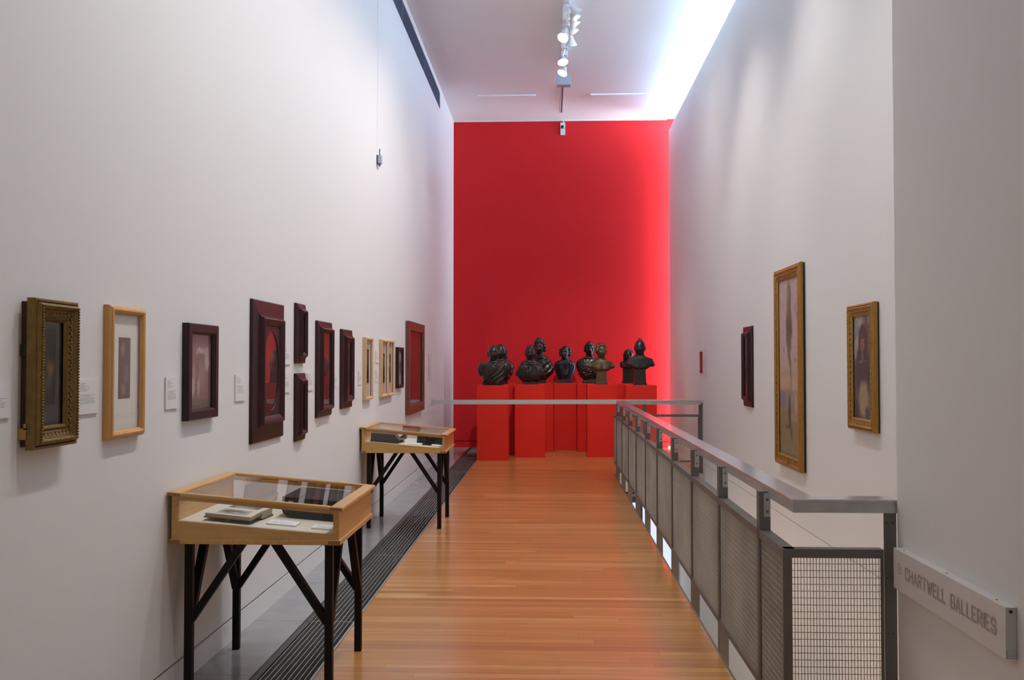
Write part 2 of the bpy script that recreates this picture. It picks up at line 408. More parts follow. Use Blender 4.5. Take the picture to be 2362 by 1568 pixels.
# ---- floor grates
struct('floor_channel', MB().box(XG0, XG1, YB0, YR, -.16, -.12).box(XG0, XG0 + .004, YB0, YR, -.12, -.001).box(XG1 - .003, XG1 + .011, YB0, YR, -.12, .001), M['channel'])
struct('trim_8', MB().box(XG1 - .002, XG1 + .011, YB0, YR, -.03, .002), M['alu'])
ordn = ['first', 'second', 'third', 'fourth', 'fifth', 'sixth', 'seventh', 'eighth']
gy = [5.774 - 2.01*0 + 2.01*k for k in range(6)] + [YR]
gy = [5.774 - 2.01] + gy
bar_m = None
for i in range(len(gy) - 2, -1, -1):
    a, b = gy[i] + .003, gy[i+1] - .003; n = len(gy) - 2 - i
    r = empty('floor_grate', (XG0, a, 0), 'dark steel bar grate in the floor, %s panel out from the red wall' % ordn[n], 'floor grate', 'floor grates along the left wall')
    MB().box(XG0 + .005, XG0 + .040, a, b, -.03, -.001).build('edge_plate', M['gratedark'], r)
    for q in range(9):
        x = XG0 + .052 + q*.0285
        MB().box(x - .0022, x + .0022, a + .004, b - .004, -.030, -.001).build('grate_bar', M['alu'], r)
    for e in (a, b - .004): MB().box(XG0 + .041, XG1 - .004, e, e + .004, -.030, -.001).build('end_bar', M['alu'], r)
    cr = MB(); yy = a + .1
    while yy < b - .05: cr.box(XG0 + .041, XG1 - .004, yy - .003, yy + .003, -.034, -.031); yy += .1
    tag(cr.build('cross_rods', M['gratedark'], r), kind='stuff')

# ---- louvre strip high on the left wall
for n, (a, b) in enumerate(((13.53, 15.52), (11.55, 13.53), (9.57, 11.55))):
    r = empty('louvre_panel', (XL, a, 5.865), 'blue grey louvre panel high on the left wall, %s from the red wall' % ordn[n], 'louvre', 'louvres above the left wall')
    MB().box(XL - .10, XL - .09, a, b, 5.865, 6.145).build('backing', M['louvredark'], r)
    MB().box(XL - .085, XL - .004, a, a + .012, 5.865, 6.145).build('mullion', M['galv'], r)
    for q in range(18):
        z = 5.873 + q*.0152
        MB().hexa([(XL-.03, a+.013, z), (XL-.006, a+.013, z-.004), (XL-.006, b, z-.004), (XL-.03, b, z),
                   (XL-.03, a+.013, z+.005), (XL-.006, a+.013, z+.001), (XL-.006, b, z+.001), (XL-.03, b, z+.005)]).build('slat', M['louvre'], r)
struct('trim_9', MB().box(XL - .2, XL - .09, YB0, 9.57, 5.865, 6.145), M['louvredark'])

# ---- air slots on the ceiling
for lab, a, b in (('long thin white air slot on the ceiling, left of the track', onY(1101, 222, 16.05).x, onY(1236, 220, 16.05).x),
                  ('long thin white air slot on the ceiling, right of the track', onY(1362, 218.5, 16.05).x, onY(1500, 217, 16.05).x)):
    r = empty('air_slot', ((a+b)/2, 16.05, ZC), lab, 'vent', 'ceiling air slots')
    MB().box(a, b, 16.02, 16.10, ZC - .022, ZC).build('frame', M['brightwhite'], r, bevel=.004)
    MB().box(a + .02, b - .02, 16.055, 16.06, ZC - .0235, ZC - .021).build('slot', M['whiteplastic'], r)
#PART2

# ================================================================== RED PEDESTALS
PH = 1.234
peds = {}                        # key: (x left px, x right px, front Y, label)
def pedestal(key, cx_px, yf, wd, label):
    cx = onY(cx_px, 960, yf).x
    o = MB().box(cx - wd/2, cx + wd/2, yf, yf + wd, 0, PH - .018).build('pedestal', None, None)
    bpy.data.objects.remove(o)
    r = empty('pedestal', (cx, yf + wd/2, 0), label, 'pedestal', 'red pedestals before the red wall')
    MB().box(cx - wd/2, cx + wd/2, yf, yf + wd, 0, PH - .02).build('body', M['redplinth'], r, bevel=.003)
    MB().box(cx - wd/2, cx + wd/2, yf, yf + wd, PH - .0195, PH).build('top_board', M['redplinth'], r, bevel=.003)
    peds[key] = (cx, yf + wd/2)
pedestal('A', 1135.8, 15.33, .512, 'red square pedestal under the bald bust in a toga, at the left end')
pedestal('B', 1153.5, 16.37, .512, 'red pedestal behind the toga bust, under the bust with long curls')
pedestal('C', 1222.3, 15.88, .512, 'red pedestal under the bust in a cloak with a pendant')
pedestal('D', 1244.0, 16.92, .512, 'red pedestal under the tallest cloaked bust with hair piled up')
pedestal('E', 1303.8, 17.24, .412, 'red pedestal at the back centre under the moustached bust in a suit')
pedestal('F', 1364.5, 16.92, .512, 'red pedestal under the dark bust with a shaggy fringed cloak')
pedestal('G', 1389.4, 15.97, .512, 'red pedestal under the olive brown classical bust')
pedestal('H', 1453.0, 16.85, .512, 'red pedestal under the small bust with long straight hair')
pedestal('I', 1479.7, 15.55, .512, 'red pedestal under the bald bust with a topknot, at the right end')

# ================================================================== BRONZE BUSTS
def gs(a, s): return math.exp(-(a/s)**2)
def head_mesh(mb, c, sc=1.0, turn=0.0, nod=0.0, wide=1.0, old=1.0):
    nu, nv = 72, 56; vs = []; fs = []
    ct, st = math.cos(turn), math.sin(turn); cn, sn = math.cos(nod), math.sin(nod)
    def P(sx, sy, sz):
        x, y, z = .076*sx*wide, .098*sy, .125*sz
        if sz < 0:
            tt = -sz; x *= 1 - .26*tt**1.4
            if sy > 0: y *= 1 - .5*tt
        else: y += .012*sz; x *= 1 + .05*sz
        wf = max(0.0, -sy)**1.3; ax = abs(x); d = 0
        nose = 0
        for (z0, a, wd) in ((.022, .008, .014), (.004, .016, .014), (-.014, .026, .012), (-.026, .026, .010)): nose = max(nose, a*gs(z - z0, wd))
        d += nose*gs(x, .012) + .012*gs(ax - .013, .008)*gs(z + .028, .008)
        d -= .019*old*gs(ax - .030, .018)*gs(z - .014, .013)
        d += .009*gs(ax - .031, .009)*gs(z - .010, .006)
        d += .009*old*gs(z - .036, .010)*gs(ax - .026, .024)
        d += .006*gs(ax - .044, .018)*gs(z + .018, .018)
        d -= .007*old*gs(ax - .040, .014)*gs(z + .058, .02)
        d += .010*gs(x, .024)*(gs(z + .056, .006) + gs(z + .071, .006))
        d -= .007*gs(x, .026)*gs(z + .0635, .0035)
        d += .011*gs(x, .022)*gs(z + .102, .013)
        y -= wf*d
        y, z = y*cn - z*sn, y*sn + z*cn
        return (c[0] + sc*(x*ct - y*st), c[1] + sc*(x*st + y*ct), c[2] + sc*z)
    vs.append(P(0, 0, 1))
    for j in range(1, nv):
        a = math.pi*j/nv
        for i in range(nu):
            p = 2*math.pi*i/nu; vs.append(P(math.sin(a)*math.cos(p), math.sin(a)*math.sin(p), math.cos(a)))
    vs.append(P(0, 0, -1)); L = len(vs) - 1
    for i in range(nu):
        fs.append((0, 1 + i, 1 + (i+1) % nu)); b = 1 + (nv-2)*nu; fs.append((L, b + (i+1) % nu, b + i))
    for j in range(nv-2):
        for i in range(nu):
            a = 1 + j*nu; fs.append((a+i, a+nu+i, a+nu+(i+1) % nu, a+(i+1) % nu))
    mb.add(vs, fs)
    def L2W(x, y, z):
        y, z = y*cn - z*sn, y*sn + z*cn
        return (c[0] + sc*(x*ct - y*st), c[1] + sc*(x*st + y*ct), c[2] + sc*z)
    for sgn in (-1, 1):
        e = L2W(sgn*.079*wide, .012, -.002); mb.ball(e, .012*sc, .022*sc, .034*sc)
        e = L2W(sgn*.076*wide, .006, -.025); mb.ball(e, .010*sc, .012*sc, .016*sc)
    return L2W
def loft(mb, rings, n=72, fold=None, p=2.3):
    vs = []; fs = []; m = len(rings)
    # refine rings with smooth interpolation
    R = []
    for j in range(m - 1):
        for q in range(10):
            u = q/10; R.append([a*(1-u) + b*u for a, b in zip(rings[j], rings[j+1])])
    R.append(list(rings[-1]))
    for _ in range(2):
        R = [R[0]] + [[(R[i-1][k] + 2*R[i][k] + R[i+1][k])/4 if k else R[i][0] for k in range(len(R[0]))] for i in range(1, len(R)-1)] + [R[-1]]
    for (z, hw, hd, yo) in R:
        for i in range(n):
            t_ = 2*math.pi*i/n; cx, sx = math.cos(t_), math.sin(t_)
            x = hw*math.copysign(abs(cx)**(2/p), cx); y_ = hd*math.copysign(abs(sx)**(2/p), sx)
            f = fold(x, y_, z, t_) if fold else 0
            l = math.hypot(x, y_) or 1
            vs.append((x + x/l*f, yo + y_ + y_/l*f, z))
    m = len(R)
    for j in range(m-1):
        for i in range(n): fs.append((j*n+i, j*n+(i+1) % n, (j+1)*n+(i+1) % n, (j+1)*n+i))
    fs.append(tuple(range(n-1, -1, -1))); fs.append(tuple((m-1)*n + i for i in range(n)))
    mb.add(vs, fs)
def bust(key, label, H, kind, bm='bronze', hair='bald', turn=0.0, nod=0.0, hs=1.0, shoulder=.235, zb=.05, seed=1, wide=1.0, dx=0.0, face=0.0, old=1.0, neck=.068):
    px, py = peds[key]
    r = empty('bronze_bust', (px + dx, py, PH), label, 'sculpture', 'busts on the red pedestals')
    r.rotation_euler = (0, 0, face)
    rg = random.Random(seed); mb = MB()
    hc = (0, -.015, H - .125*hs); zs = H - .25*hs - .032
    S = shoulder
    if kind in ('toga', 'cloak', 'fleece', 'suit', 'ruffle'):
        if kind == 'suit':
            rings = [(zb, .122, .085, .01), (zs*.32, .145, .095, 0), (zs*.50, .178, .105, 0), (zs*.68, S*.99, .11, 0), (zs*.90, S*1.0, .105, 0), (zs*1.0, S*.84, .10, 0)]
        elif kind == 'toga':
            rings = [(zb*.3, .165, .13, 0), (zs*.3, .18, .135, 0), (zs*.62, .205, .14, 0), (zs*.80, S*.93, .13, 0), (zs*.94, S, .115, 0), (zs*1.0, S*.86, .105, 0)]
        elif kind in ('fleece', 'cloak'):
            rings = [(zb, .12, .09, .01), (zs*.22, .165, .12, 0), (zs*.42, S*1.0, .145, 0), (zs*.60, S*.98, .145, 0), (zs*.80, S*.84, .13, 0), (zs*.93, S*.66, .115, 0), (zs, S*.54, .105, 0)]
        else:
            rings = [(zb, .11, .09, .01), (zs*.34, .185, .13, 0), (zs*.55, .225, .145, 0), (zs*.74, S, .14, 0), (zs*.90, S*.95, .12, 0), (zs, S*.74, .105, 0)]
        rings += [(zs + .018, .150, .090, .005), (zs + .036, .098, .078, .005), (zs + .062, neck, neck*1.05, 0), (H - .15*hs, neck*.95, neck*1.05, -.005)]
        def fold(x, y, z, t_):
            if z > zs + .035: return 0
            fr = 1.0 if y < .05 else .4
            if kind == 'toga':
                # bare right shoulder (viewer's left), swags falling from the other one
                k_ = x*.8 + z*1.15 - .40 + .25*x*x/.05*.1
                cloth = 1/(1 + math.exp(-(x*1.25 - (z - zs*.80)*1.0 + .02)*60))
                ph = (z*.85 - x*.95)*70 + 3.5*mnoise.noise((x*6, y*6, z*6))
                return fr*(cloth*(.012 + .011*math.sin(ph) + .004*math.sin(ph*2.1)) + (1 - cloth)*(.006*gs(z - zs*.82, .05)*gs(abs(x) - .08, .06)))
            if kind == 'cloak':
                ph = (z*1.0 + abs(x + .05)*-.75)*62 + 3.0*mnoise.noise((x*7, y*7, z*6))
                return fr*((.010 + .008*mnoise.noise((x*9, 3, z*9)))*math.sin(ph) + .006*math.sin(ph*.47 + 1) + .018*gs(z - zs*1.0, .02))
            if kind == 'fleece':
                nn = mnoise.noise((x*44, y*30, z*6 + seed))
                return .020*nn + .006*math.sin(t_*31 + 9*mnoise.noise((x*6, 0, z*7))) + .016*gs(z - zs*.97, .018)
            if kind == 'ruffle':
                lo = 1/(1 + math.exp((z - zs*.58)*70))
                return lo*(.030*mnoise.noise((x*30, y*30, z*30 + seed)) + .006*math.sin(z*120 + 9*mnoise.noise((x*12, y*12, z*10)))) + .006*mnoise.noise((x*20, y*12, z*9))*(1 - lo)
            if kind == 'suit':
                lap = abs(x) - (.020 + max(0, (z - zb))*.22)
                v = .010*(1/(1 + math.exp(-lap*300))) - .006
                lap2 = abs(x) - (.055 + max(0, (z - zb))*.30); v += -.007/(1 + math.exp(-lap2*300))
                return v*(1.0 if y < 0 else 0) + .003*math.sin(x*70)*0 + (-.012*gs(x, .012)*gs(z - zs*.8, .1) if y < 0 else 0)
            return 0
        loft(mb, rings, fold=fold)
        if kind == 'suit':
            for sgn in (-1, 1):
                mb.bar((sgn*.066, -.088, zs + .012), (sgn*.016, -.118, zb + .09), .034, .020, up=(0, 1, 0))
                mb.bar((sgn*.066, -.088, zs + .012), (sgn*.100, -.112, zs - .045), .026, .018, up=(0, 1, 0))
            mb.bar((0, -.095, zs + .01), (0, -.112, zb + .11), .016, .014, up=(0, 1, 0))
        if kind in ('toga',):
            mb.ball((-S*.80, 0, zs*.74), .072, .090, .125)
            mb.ball((S*.84, 0, zs*.78), .075, .10, .13)
    else:                                   # bare chest cut off below the shoulders
        zc = zb
        rings = [(zc - .012, .06, .05, -.01), (zc + .012, .115, .085, -.01), (zc + .045, .165, .105, -.005), (zc + .085, S*.95, .11, 0), (zc + .125, S*.98, .10, 0),
                 (zs - .012, S*.86, .092, 0), (zs + .012, .150, .085, .005), (zs + .032, .095, .075, .005), (zs + .06, neck, neck, 0), (H - .15*hs, neck*.95, neck, -.005)]
        def fold(x, y, z, t_):
            if y > .02: return 0
            v = .012*gs(abs(x) - .075, .05)*gs(z - (zc + .045), .03) - .012*gs(x, .012)*gs(z - zc - .05, .06)
            v += .010*gs(z - (zs + .012 - abs(x)*.10), .010)*gs(abs(x) - .07, .06)
            return v
        loft(mb, rings, fold=fold)
        for sgn in (-1, 1): mb.ball((sgn*S*.85, .0, zc + .098), .046, .080, .046)
    L2W = head_mesh(mb, hc, hs, turn, nod, wide, old)
    def blob(x, y, z, a, b=None, c_=None): mb.ball(L2W(x, y, z), a*hs, (b or a)*hs, (c_ or a)*hs, 10, 7)
    if hair == 'bald':
        for i in range(40):
            a = rg.uniform(.15, math.pi - .15); z = rg.uniform(-.06, .02); blob(.078*math.cos(a), .086*math.sin(a), z, .010)
    if hair in ('short', 'crop'):
        rr = .015 if hair == 'short' else .011
        for i in range(230):
            u = rg.uniform(-.15, 1); a = rg.uniform(0, 2*math.pi); q = math.sqrt(max(0, 1 - u*u))
            x, y_, z = .080*q*math.cos(a)*wide, .104*q*math.sin(a) + .012, .128*u
            if y_ < -.02 and z < .070 - .25*max(0, abs(x) - .05): continue
            if z < .0 and y_ < .02: continue
            blob(x, y_, z, rr*rg.uniform(.8, 1.3))
    if hair == 'piled':
        for i in range(170):
            u = rg.uniform(-.35, 1); a = rg.uniform(0, 2*math.pi); q = math.sqrt(max(0, 1 - u*u))
            x, y_, z = .092*q*math.cos(a), .112*q*math.sin(a) + .018, .135*u + .004
            if y_ < -.01 and z < .085 - .9*max(0, abs(x) - .055): continue
            blob(x, y_, z, rg.uniform(.016, .027))
        for i in range(14): blob(rg.uniform(-.045, .03), rg.uniform(-.02, .04), rg.uniform(.13, .155), rg.uniform(.016, .026))
    if hair in ('long', 'curls'):
        mb.ball(L2W(0, .014, .016), .086*hs, .103*hs, .120*hs, 32, 24)
        for i in range(70):
            x = rg.uniform(-.08, .08); blob(x, rg.uniform(-.03, .08), .118*math.sqrt(max(0, 1 - (x/.09)**2)) + .004, rg.uniform(.008, .014))
        for sgn in (-1, 1):
            n_ = 16
            for i in range(n_):
                z = .03 - .27*i/(n_-1); amp = .010 if hair == 'long' else .018
                for k_ in range(3):
                    blob(sgn*(.082 + .010*i/n_ + amp*math.sin(i*1.3 + k_*2)*.5), -.005 + .022*k_ + .008*math.sin(i*1.7), z, (.016 if hair == 'long' else .021)*rg.uniform(.8, 1.15), None, .022)
    if hair == 'side':
        mb.ball(L2W(0, .026, .026), .084*hs, .090*hs, .105*hs, 32, 24)
        for i in range(110):
            a = rg.uniform(-.5, math.pi + .5); z = rg.uniform(-.045, .075)
            blob(.092*math.cos(a), .088*math.sin(a) + .022, z, rg.uniform(.010, .020))
        for sgn in (-1, 1): blob(sgn*.094, .0, .012, .018, .026, .028); blob(sgn*.088, .004, -.03, .014, .02, .03)
        for i in range(10):
            u = -1 + 2*i/9; blob(.030*u, -.104 + .006*u*u, -.050 - .016*u*u, .0095)
    if hair == 'topknot':
        mb.ball(L2W(0, .012, .010), .081*hs, .102*hs, .122*hs, 32, 24)
        for i in range(9): blob(rg.uniform(-.014, .014), .012 + rg.uniform(-.016, .016), .128 + rg.uniform(-.006, .012), .016)
    me = mb.mesh('figure')
    tmp = bpy.data.objects.new('figure', me); COL.objects.link(tmp)
    md = tmp.modifiers.new('r', 'REMESH'); md.mode = 'VOXEL'; md.voxel_size = .0052; md.use_smooth_shade = True
    sm = tmp.modifiers.new('s', 'SMOOTH'); sm.factor = .5; sm.iterations = 2
    dg = bpy.context.evaluated_depsgraph_get(); nm = bpy.data.meshes.new_from_object(tmp.evaluated_get(dg)); nm.name = 'figure'
    bpy.data.objects.remove(tmp)
    fig = bpy.data.objects.new('figure', nm); COL.objects.link(fig); fig.parent = r
    nm.materials.clear(); nm.materials.append(M[bm])
    for p_ in nm.polygons: p_.use_smooth = True
    return r, M[bm], zs
def plinth_box(r, m, w0, w1, h, foot=.03, d=None):
    d = d or w0
    p = MB()
    p.hexa([(-w0, -d, foot), (w0, -d, foot), (w0, d, foot), (-w0, d, foot), (-w1, -d*w1/w0, h), (w1, -d*w1/w0, h), (w1, d*w1/w0, h), (-w1, d*w1/w0, h)])
    p.box(-w0 - .012, w0 + .012, -d - .012, d + .012, 0, foot)
    p.build('plinth', m, r, local=True, bevel=.003)
def slab_plinth(r, m, w, d, h):
    MB().box(-w, w, -d, d, 0, h*.5).box(-w + .014, w - .014, -d + .012, d - .012, h*.5, h).build('plinth', m, r, local=True, bevel=.003)
def HT(py_top, Y): return EYE + (838.5 - py_top)*Y/FPX - PH
r, m, zs = bust('A', 'bald dark bronze bust in a draped toga on the leftmost front pedestal', HT(796, 15.6), 'toga', hair='bald', turn=.05, hs=1.14, shoulder=.245, seed=2)
slab_plinth(r, m, .17, .12, .022)
r, m, zs = bust('B', 'dark bronze bust with long curls and ruffled dress behind the toga bust', HT(796, 16.6), 'ruffle', hair='curls', hs=1.06, shoulder=.235, seed=3, turn=-.1, zb=.045, old=.7)
slab_plinth(r, m, .13, .10, .045)
r, m, zs = bust('C', 'dark bronze bust of a man in a feathered cloak wearing a pendant', HT(799, 16.1), 'fleece', hair='crop', hs=1.04, shoulder=.24, seed=4, zb=.04)
slab_plinth(r, m, .125, .10, .045)
pd = MB()
for q in range(10):
    a = 2*math.pi*q/10; pd.ball((.012*math.cos(a), -.158, zs*.66 + .020*math.sin(a)), .006)
for q in range(3): pd.ball((.004*(-1)**q, -.157, zs*.66 + .035 + .016*q), .008)
pd.build('pendant', mat('worn_bronze_pendant', (.16, .15, .14), .3, .7), r, local=True, smooth=True)
r, m, zs = bust('D', 'tallest dark bronze bust with hair piled up, wrapped in a folded cloak', HT(786, 17.15), 'cloak', hair='piled', hs=1.12, shoulder=.27, seed=5, turn=-.22, zb=.05, face=-.05)
slab_plinth(r, m, .12, .10, .06)
r, m, zs = bust('E', 'blue black bronze bust of a moustached man in a suit, back centre', HT(799, 17.48), 'suit', 'bronzeblue', 'side', hs=1.08, shoulder=.205, seed=6, turn=-.32, zb=.055)
slab_plinth(r, m, .145, .105, .06)
r, m, zs = bust('F', 'dark bronze bust with short hair and shaggy fringed cloak, left of the olive bust', HT(790, 17.15), 'ruffle', hair='short', hs=1.13, shoulder=.255, seed=7, turn=.08, zb=.055, dx=-.02)
slab_plinth(r, m, .145, .105, .06)
r, m, zs = bust('G', 'olive brown bronze bust of a classical youth with curled hair', HT(793, 16.2), 'chest', 'bronzeolive', 'short', hs=1.12, shoulder=.225, seed=8, turn=.25, zb=HT(858, 16.2), old=.8)
plinth_box(r, m, .093, .082, HT(857, 16.2) + .02)
r, m, zs = bust('H', 'small bronze bust with long straight hair half hidden by the topknot bust', HT(807, 17.1), 'chest', 'bronze', 'long', hs=.98, shoulder=.135, seed=9, zb=HT(852, 17.1), wide=.95, old=.6, neck=.06)
plinth_box(r, m, .105, .105, HT(848, 17.1) + .03, d=.085)
r, m, zs = bust('I', 'bald bronze bust with a small topknot and shiny bare chest, rightmost', HT(785, 15.8), 'chest', 'bronze', 'topknot', hs=1.10, shoulder=.245, seed=10, turn=-.16, zb=HT(854, 15.8), neck=.072)
plinth_box(r, m, .098, .088, HT(853, 15.8) + .02)

# ================================================================== BALUSTRADE
XP0, XP1 = .940, .990            # plane of posts and panel frames
ZP0, ZP1, ZH = .155, .852, 1.055
YC0, YC1 = 3.815, 13.75
bal = empty('balustrade', (XP0, YC0, 0), 'long steel balustrade with woven wire panels and galvanised handrail round the stair void', 'balustrade')
# handrail: flat plate on an edge bar, with the two returns
MB().prism([(XP0 + .03, YC0 - .022), (XN + .02, YC0 - .022), (XN + .02, YC0 + .083), (XP0 + .135, YC0 + .083), (XP0 + .135, YC1 - .07), (XR - .01, YC1 - .07), (XR - .01, YC1 + .03), (XP0 + .03, YC1 + .03)], 'z', ZH - .008, ZH).build('handrail', M['railtop'], bal, bevel=.001)
MB().box(XP0 + .038, XP0 + .046, YC0 - .012, YC1, ZH - .055, ZH - .0085).box(XP0 + .0462, XN + .02, YC0 - .012, YC0 - .004, ZH - .055, ZH - .0085).box(XP0 + .0462, XR - .03, YC1 - .06, YC1 - .052, ZH - .058, ZH - .0085).build('rail_edge', M['galv'], bal)
post_y = [4.247 + k for k in range(10)]
pm = MB().box(0, .050, -.004, .004, -.28, 1.024).box(0, .006, .0041, .050, -.28, 1.024).mesh('post'); pm.materials.append(M['steel'])
bmesh_plate = MB().box(.020, .049, -.009, -.0042, .912, 1.018)
bolts = MB()
for z in (.935, .988): bolts.cyl((.0345, -.0091, z), (.0345, -.0125, z), .0065, n=10)
bolts.cyl((.046, -.0075, 1.0185), (.046, -.0075, 1.046), .005, n=8)
bom = bolts.mesh('bolt'); bom.materials.append(mat('dull_brass_bolt', (.20, .16, .11), .4, .7))
plm = bmesh_plate.mesh('bracket_plate'); plm.materials.append(M['galv'])
for yq in post_y:
    p = bpy.data.objects.new('post', pm); COL.objects.link(p); p.parent = bal; p.location = (0, yq - YC0, 0)
    b = bpy.data.objects.new('bracket_plate', plm); COL.objects.link(b); b.parent = p
    b = bpy.data.objects.new('bolt', bom); COL.objects.link(b); b.parent = p
# end posts of the near and far returns
ep = MB().box(XN - .044, XN + .004, YC0 - .004, YC0 + .004, -.28, 1.0).build('post', M['steel'], bal)
stud = MB()
for dx in (.008, .022): stud.cyl((XN - .044 + dx, YC0 - .003, 1.0), (XN - .044 + dx, YC0 - .003, 1.010), .006, n=8)
stud.build('bolt', M['galv'], ep)
holes = MB()
for z in (.30, .52, .74, .96):
    for dx in (.010, .034): holes.cyl((XN - .044 + dx, YC0 - .0045, z), (XN - .044 + dx, YC0 - .0052, z), .003, n=8)
holes.build('screw', M['channel'], ep)
for x in (onY(1483, 940, YC1).x, XR - .05):
    MB().box(x, x + .05, YC1 - .004, YC1 + .004, -.2, 1.02).box(x, x + .006, YC1, YC1 + .05, -.2, 1.02).build('post', M['steel'], bal)
def wire_mesh(L, H, weave=True, pv=.0124, ph=.0275, r=.00125):
    """woven wire in the local x-z plane: vertical wires straight, horizontal ones crimped over and under"""
    mb = MB(); n = int(L/pv); o = (L - n*pv)/2
    for i in range(n + 1):
        x = o + i*pv
        mb.add([(x-r, -r, 0), (x+r, -r, 0), (x+r, r, 0), (x-r, r, 0), (x-r, -r, H), (x+r, -r, H), (x+r, r, H), (x-r, r, H)], [(0,1,5,4),(1,2,6,5),(2,3,7,6),(3,0,4,7)])
    m_ = int(H/ph); oz = (H - m_*ph)/2
    for j in range(m_ + 1):
        z = oz + j*ph; pts = []
        for i in range(n + 2):
            x = min(max(o + (i - .5)*pv, 0), L); 
            pts.append((x, 0.0))
            if i <= n: pts.append((o + i*pv, (1 if (i + j) % 2 else -1)*r*2.0))
        pts = [p for p in pts if 0 <= p[0] <= L]
        vs = []; fs = []
        for (x, y) in pts: vs += [(x, y - r, z - r), (x, y + r, z - r), (x, y + r, z + r), (x, y - r, z + r)]
        for k_ in range(len(pts) - 1):
            a = k_*4
            for q in range(4): fs.append((a + q, a + (q+1) % 4, a + 4 + (q+1) % 4, a + 4 + q))
        mb.add(vs, fs)
    me = mb.mesh('wire_mesh', recalc=False); me.materials.append(M['wire']); return me
def frame_mesh(L, H, dep=.050, b=.035):
    mb = MB()                                # angle frame: flat faces front, flange behind; local x along the panel
    mb.box(0, L, 0, .005, H - b, H).box(0, L, .0051, dep, H - .0055, H - .0002)
    mb.box(0, L, 0, .005, 0, b*.8).box(0, L, .0051, dep, .0002, .005)
    mb.box(0, .012, 0, .005, b*.8, H - b).box(L - .012, L, 0, .005, b*.8, H - b)
    me = mb.mesh('panel_frame'); me.materials.append(M['steel']); return me
Hp = ZP1 - ZP0
cache = {}
def panel(x, y, L, ang, wmesh=True):
    k = round(L, 3)
    if k not in cache: cache[k] = (frame_mesh(L, Hp), wire_mesh(L - .02, Hp - .05))
    f = bpy.data.objects.new('panel_frame', cache[k][0]); COL.objects.link(f); f.parent = bal
    f.location = (x - XP0, y - YC0, ZP0); f.rotation_euler = (0, 0, ang)
    w_ = bpy.data.objects.new('wire_mesh', cache[k][1]); COL.objects.link(w_); w_.parent = f; w_.location = (.01, .009, .025)
    w_['kind'] = 'stuff'
ys = [YC0] + [y + .006 for y in post_y] + [YC1]
for a, b in zip(ys[:-1], ys[1:]):            # panels along the side: local x runs along -Y so the face looks at the walkway
    panel(XP0, b - .003, b - a - .006, -math.pi/2)
panel(XP0 + .006, YC0, XN - .046 - XP0 - .006, 0)
panel(XP0 + .055, YC1 - .03, XR - .06 - XP0 - .055, 0)
for z in (.28, .52, .76): MB().cyl((XP0 + .022, YC0 - .0002, z), (XP0 + .022, YC0 - .003, z), .003, n=8).build('screw', M['channel'], bal)
MB().box(XP0 - .002, XP0 + .034, YC0 - .004, YC0 - .0006, ZP0 - .001, ZP1 + .0008).build('corner_plate', M['steel'], bal)

# barrier rail across the gallery
pL = onX(996.5, 922, XL); pR = onX(1606, 919, XR); yb = 14.42
br = empty('barrier_rail', (XL, yb, 1.0), 'pale grey steel rail crossing the gallery in front of the red pedestals', 'rail')
MB().hexa([(XL, yb, .962), (XR, yb, .975), (XR, yb + .05, .975), (XL, yb + .05, .962), (XL, yb, 1.030), (XR, yb, 1.043), (XR, yb + .05, 1.043), (XL, yb + .05, 1.030)]).build('bar', mat('satin_aluminium', (.62, .62, .62), .4, .35, var=.06, vscale=3), br)
for x in (XL, XR - .006): MB().box(x, x + .006, yb - .03, yb + .08, .94, 1.06).build('wall_plate', M['whiteplastic'], br)
#PART3

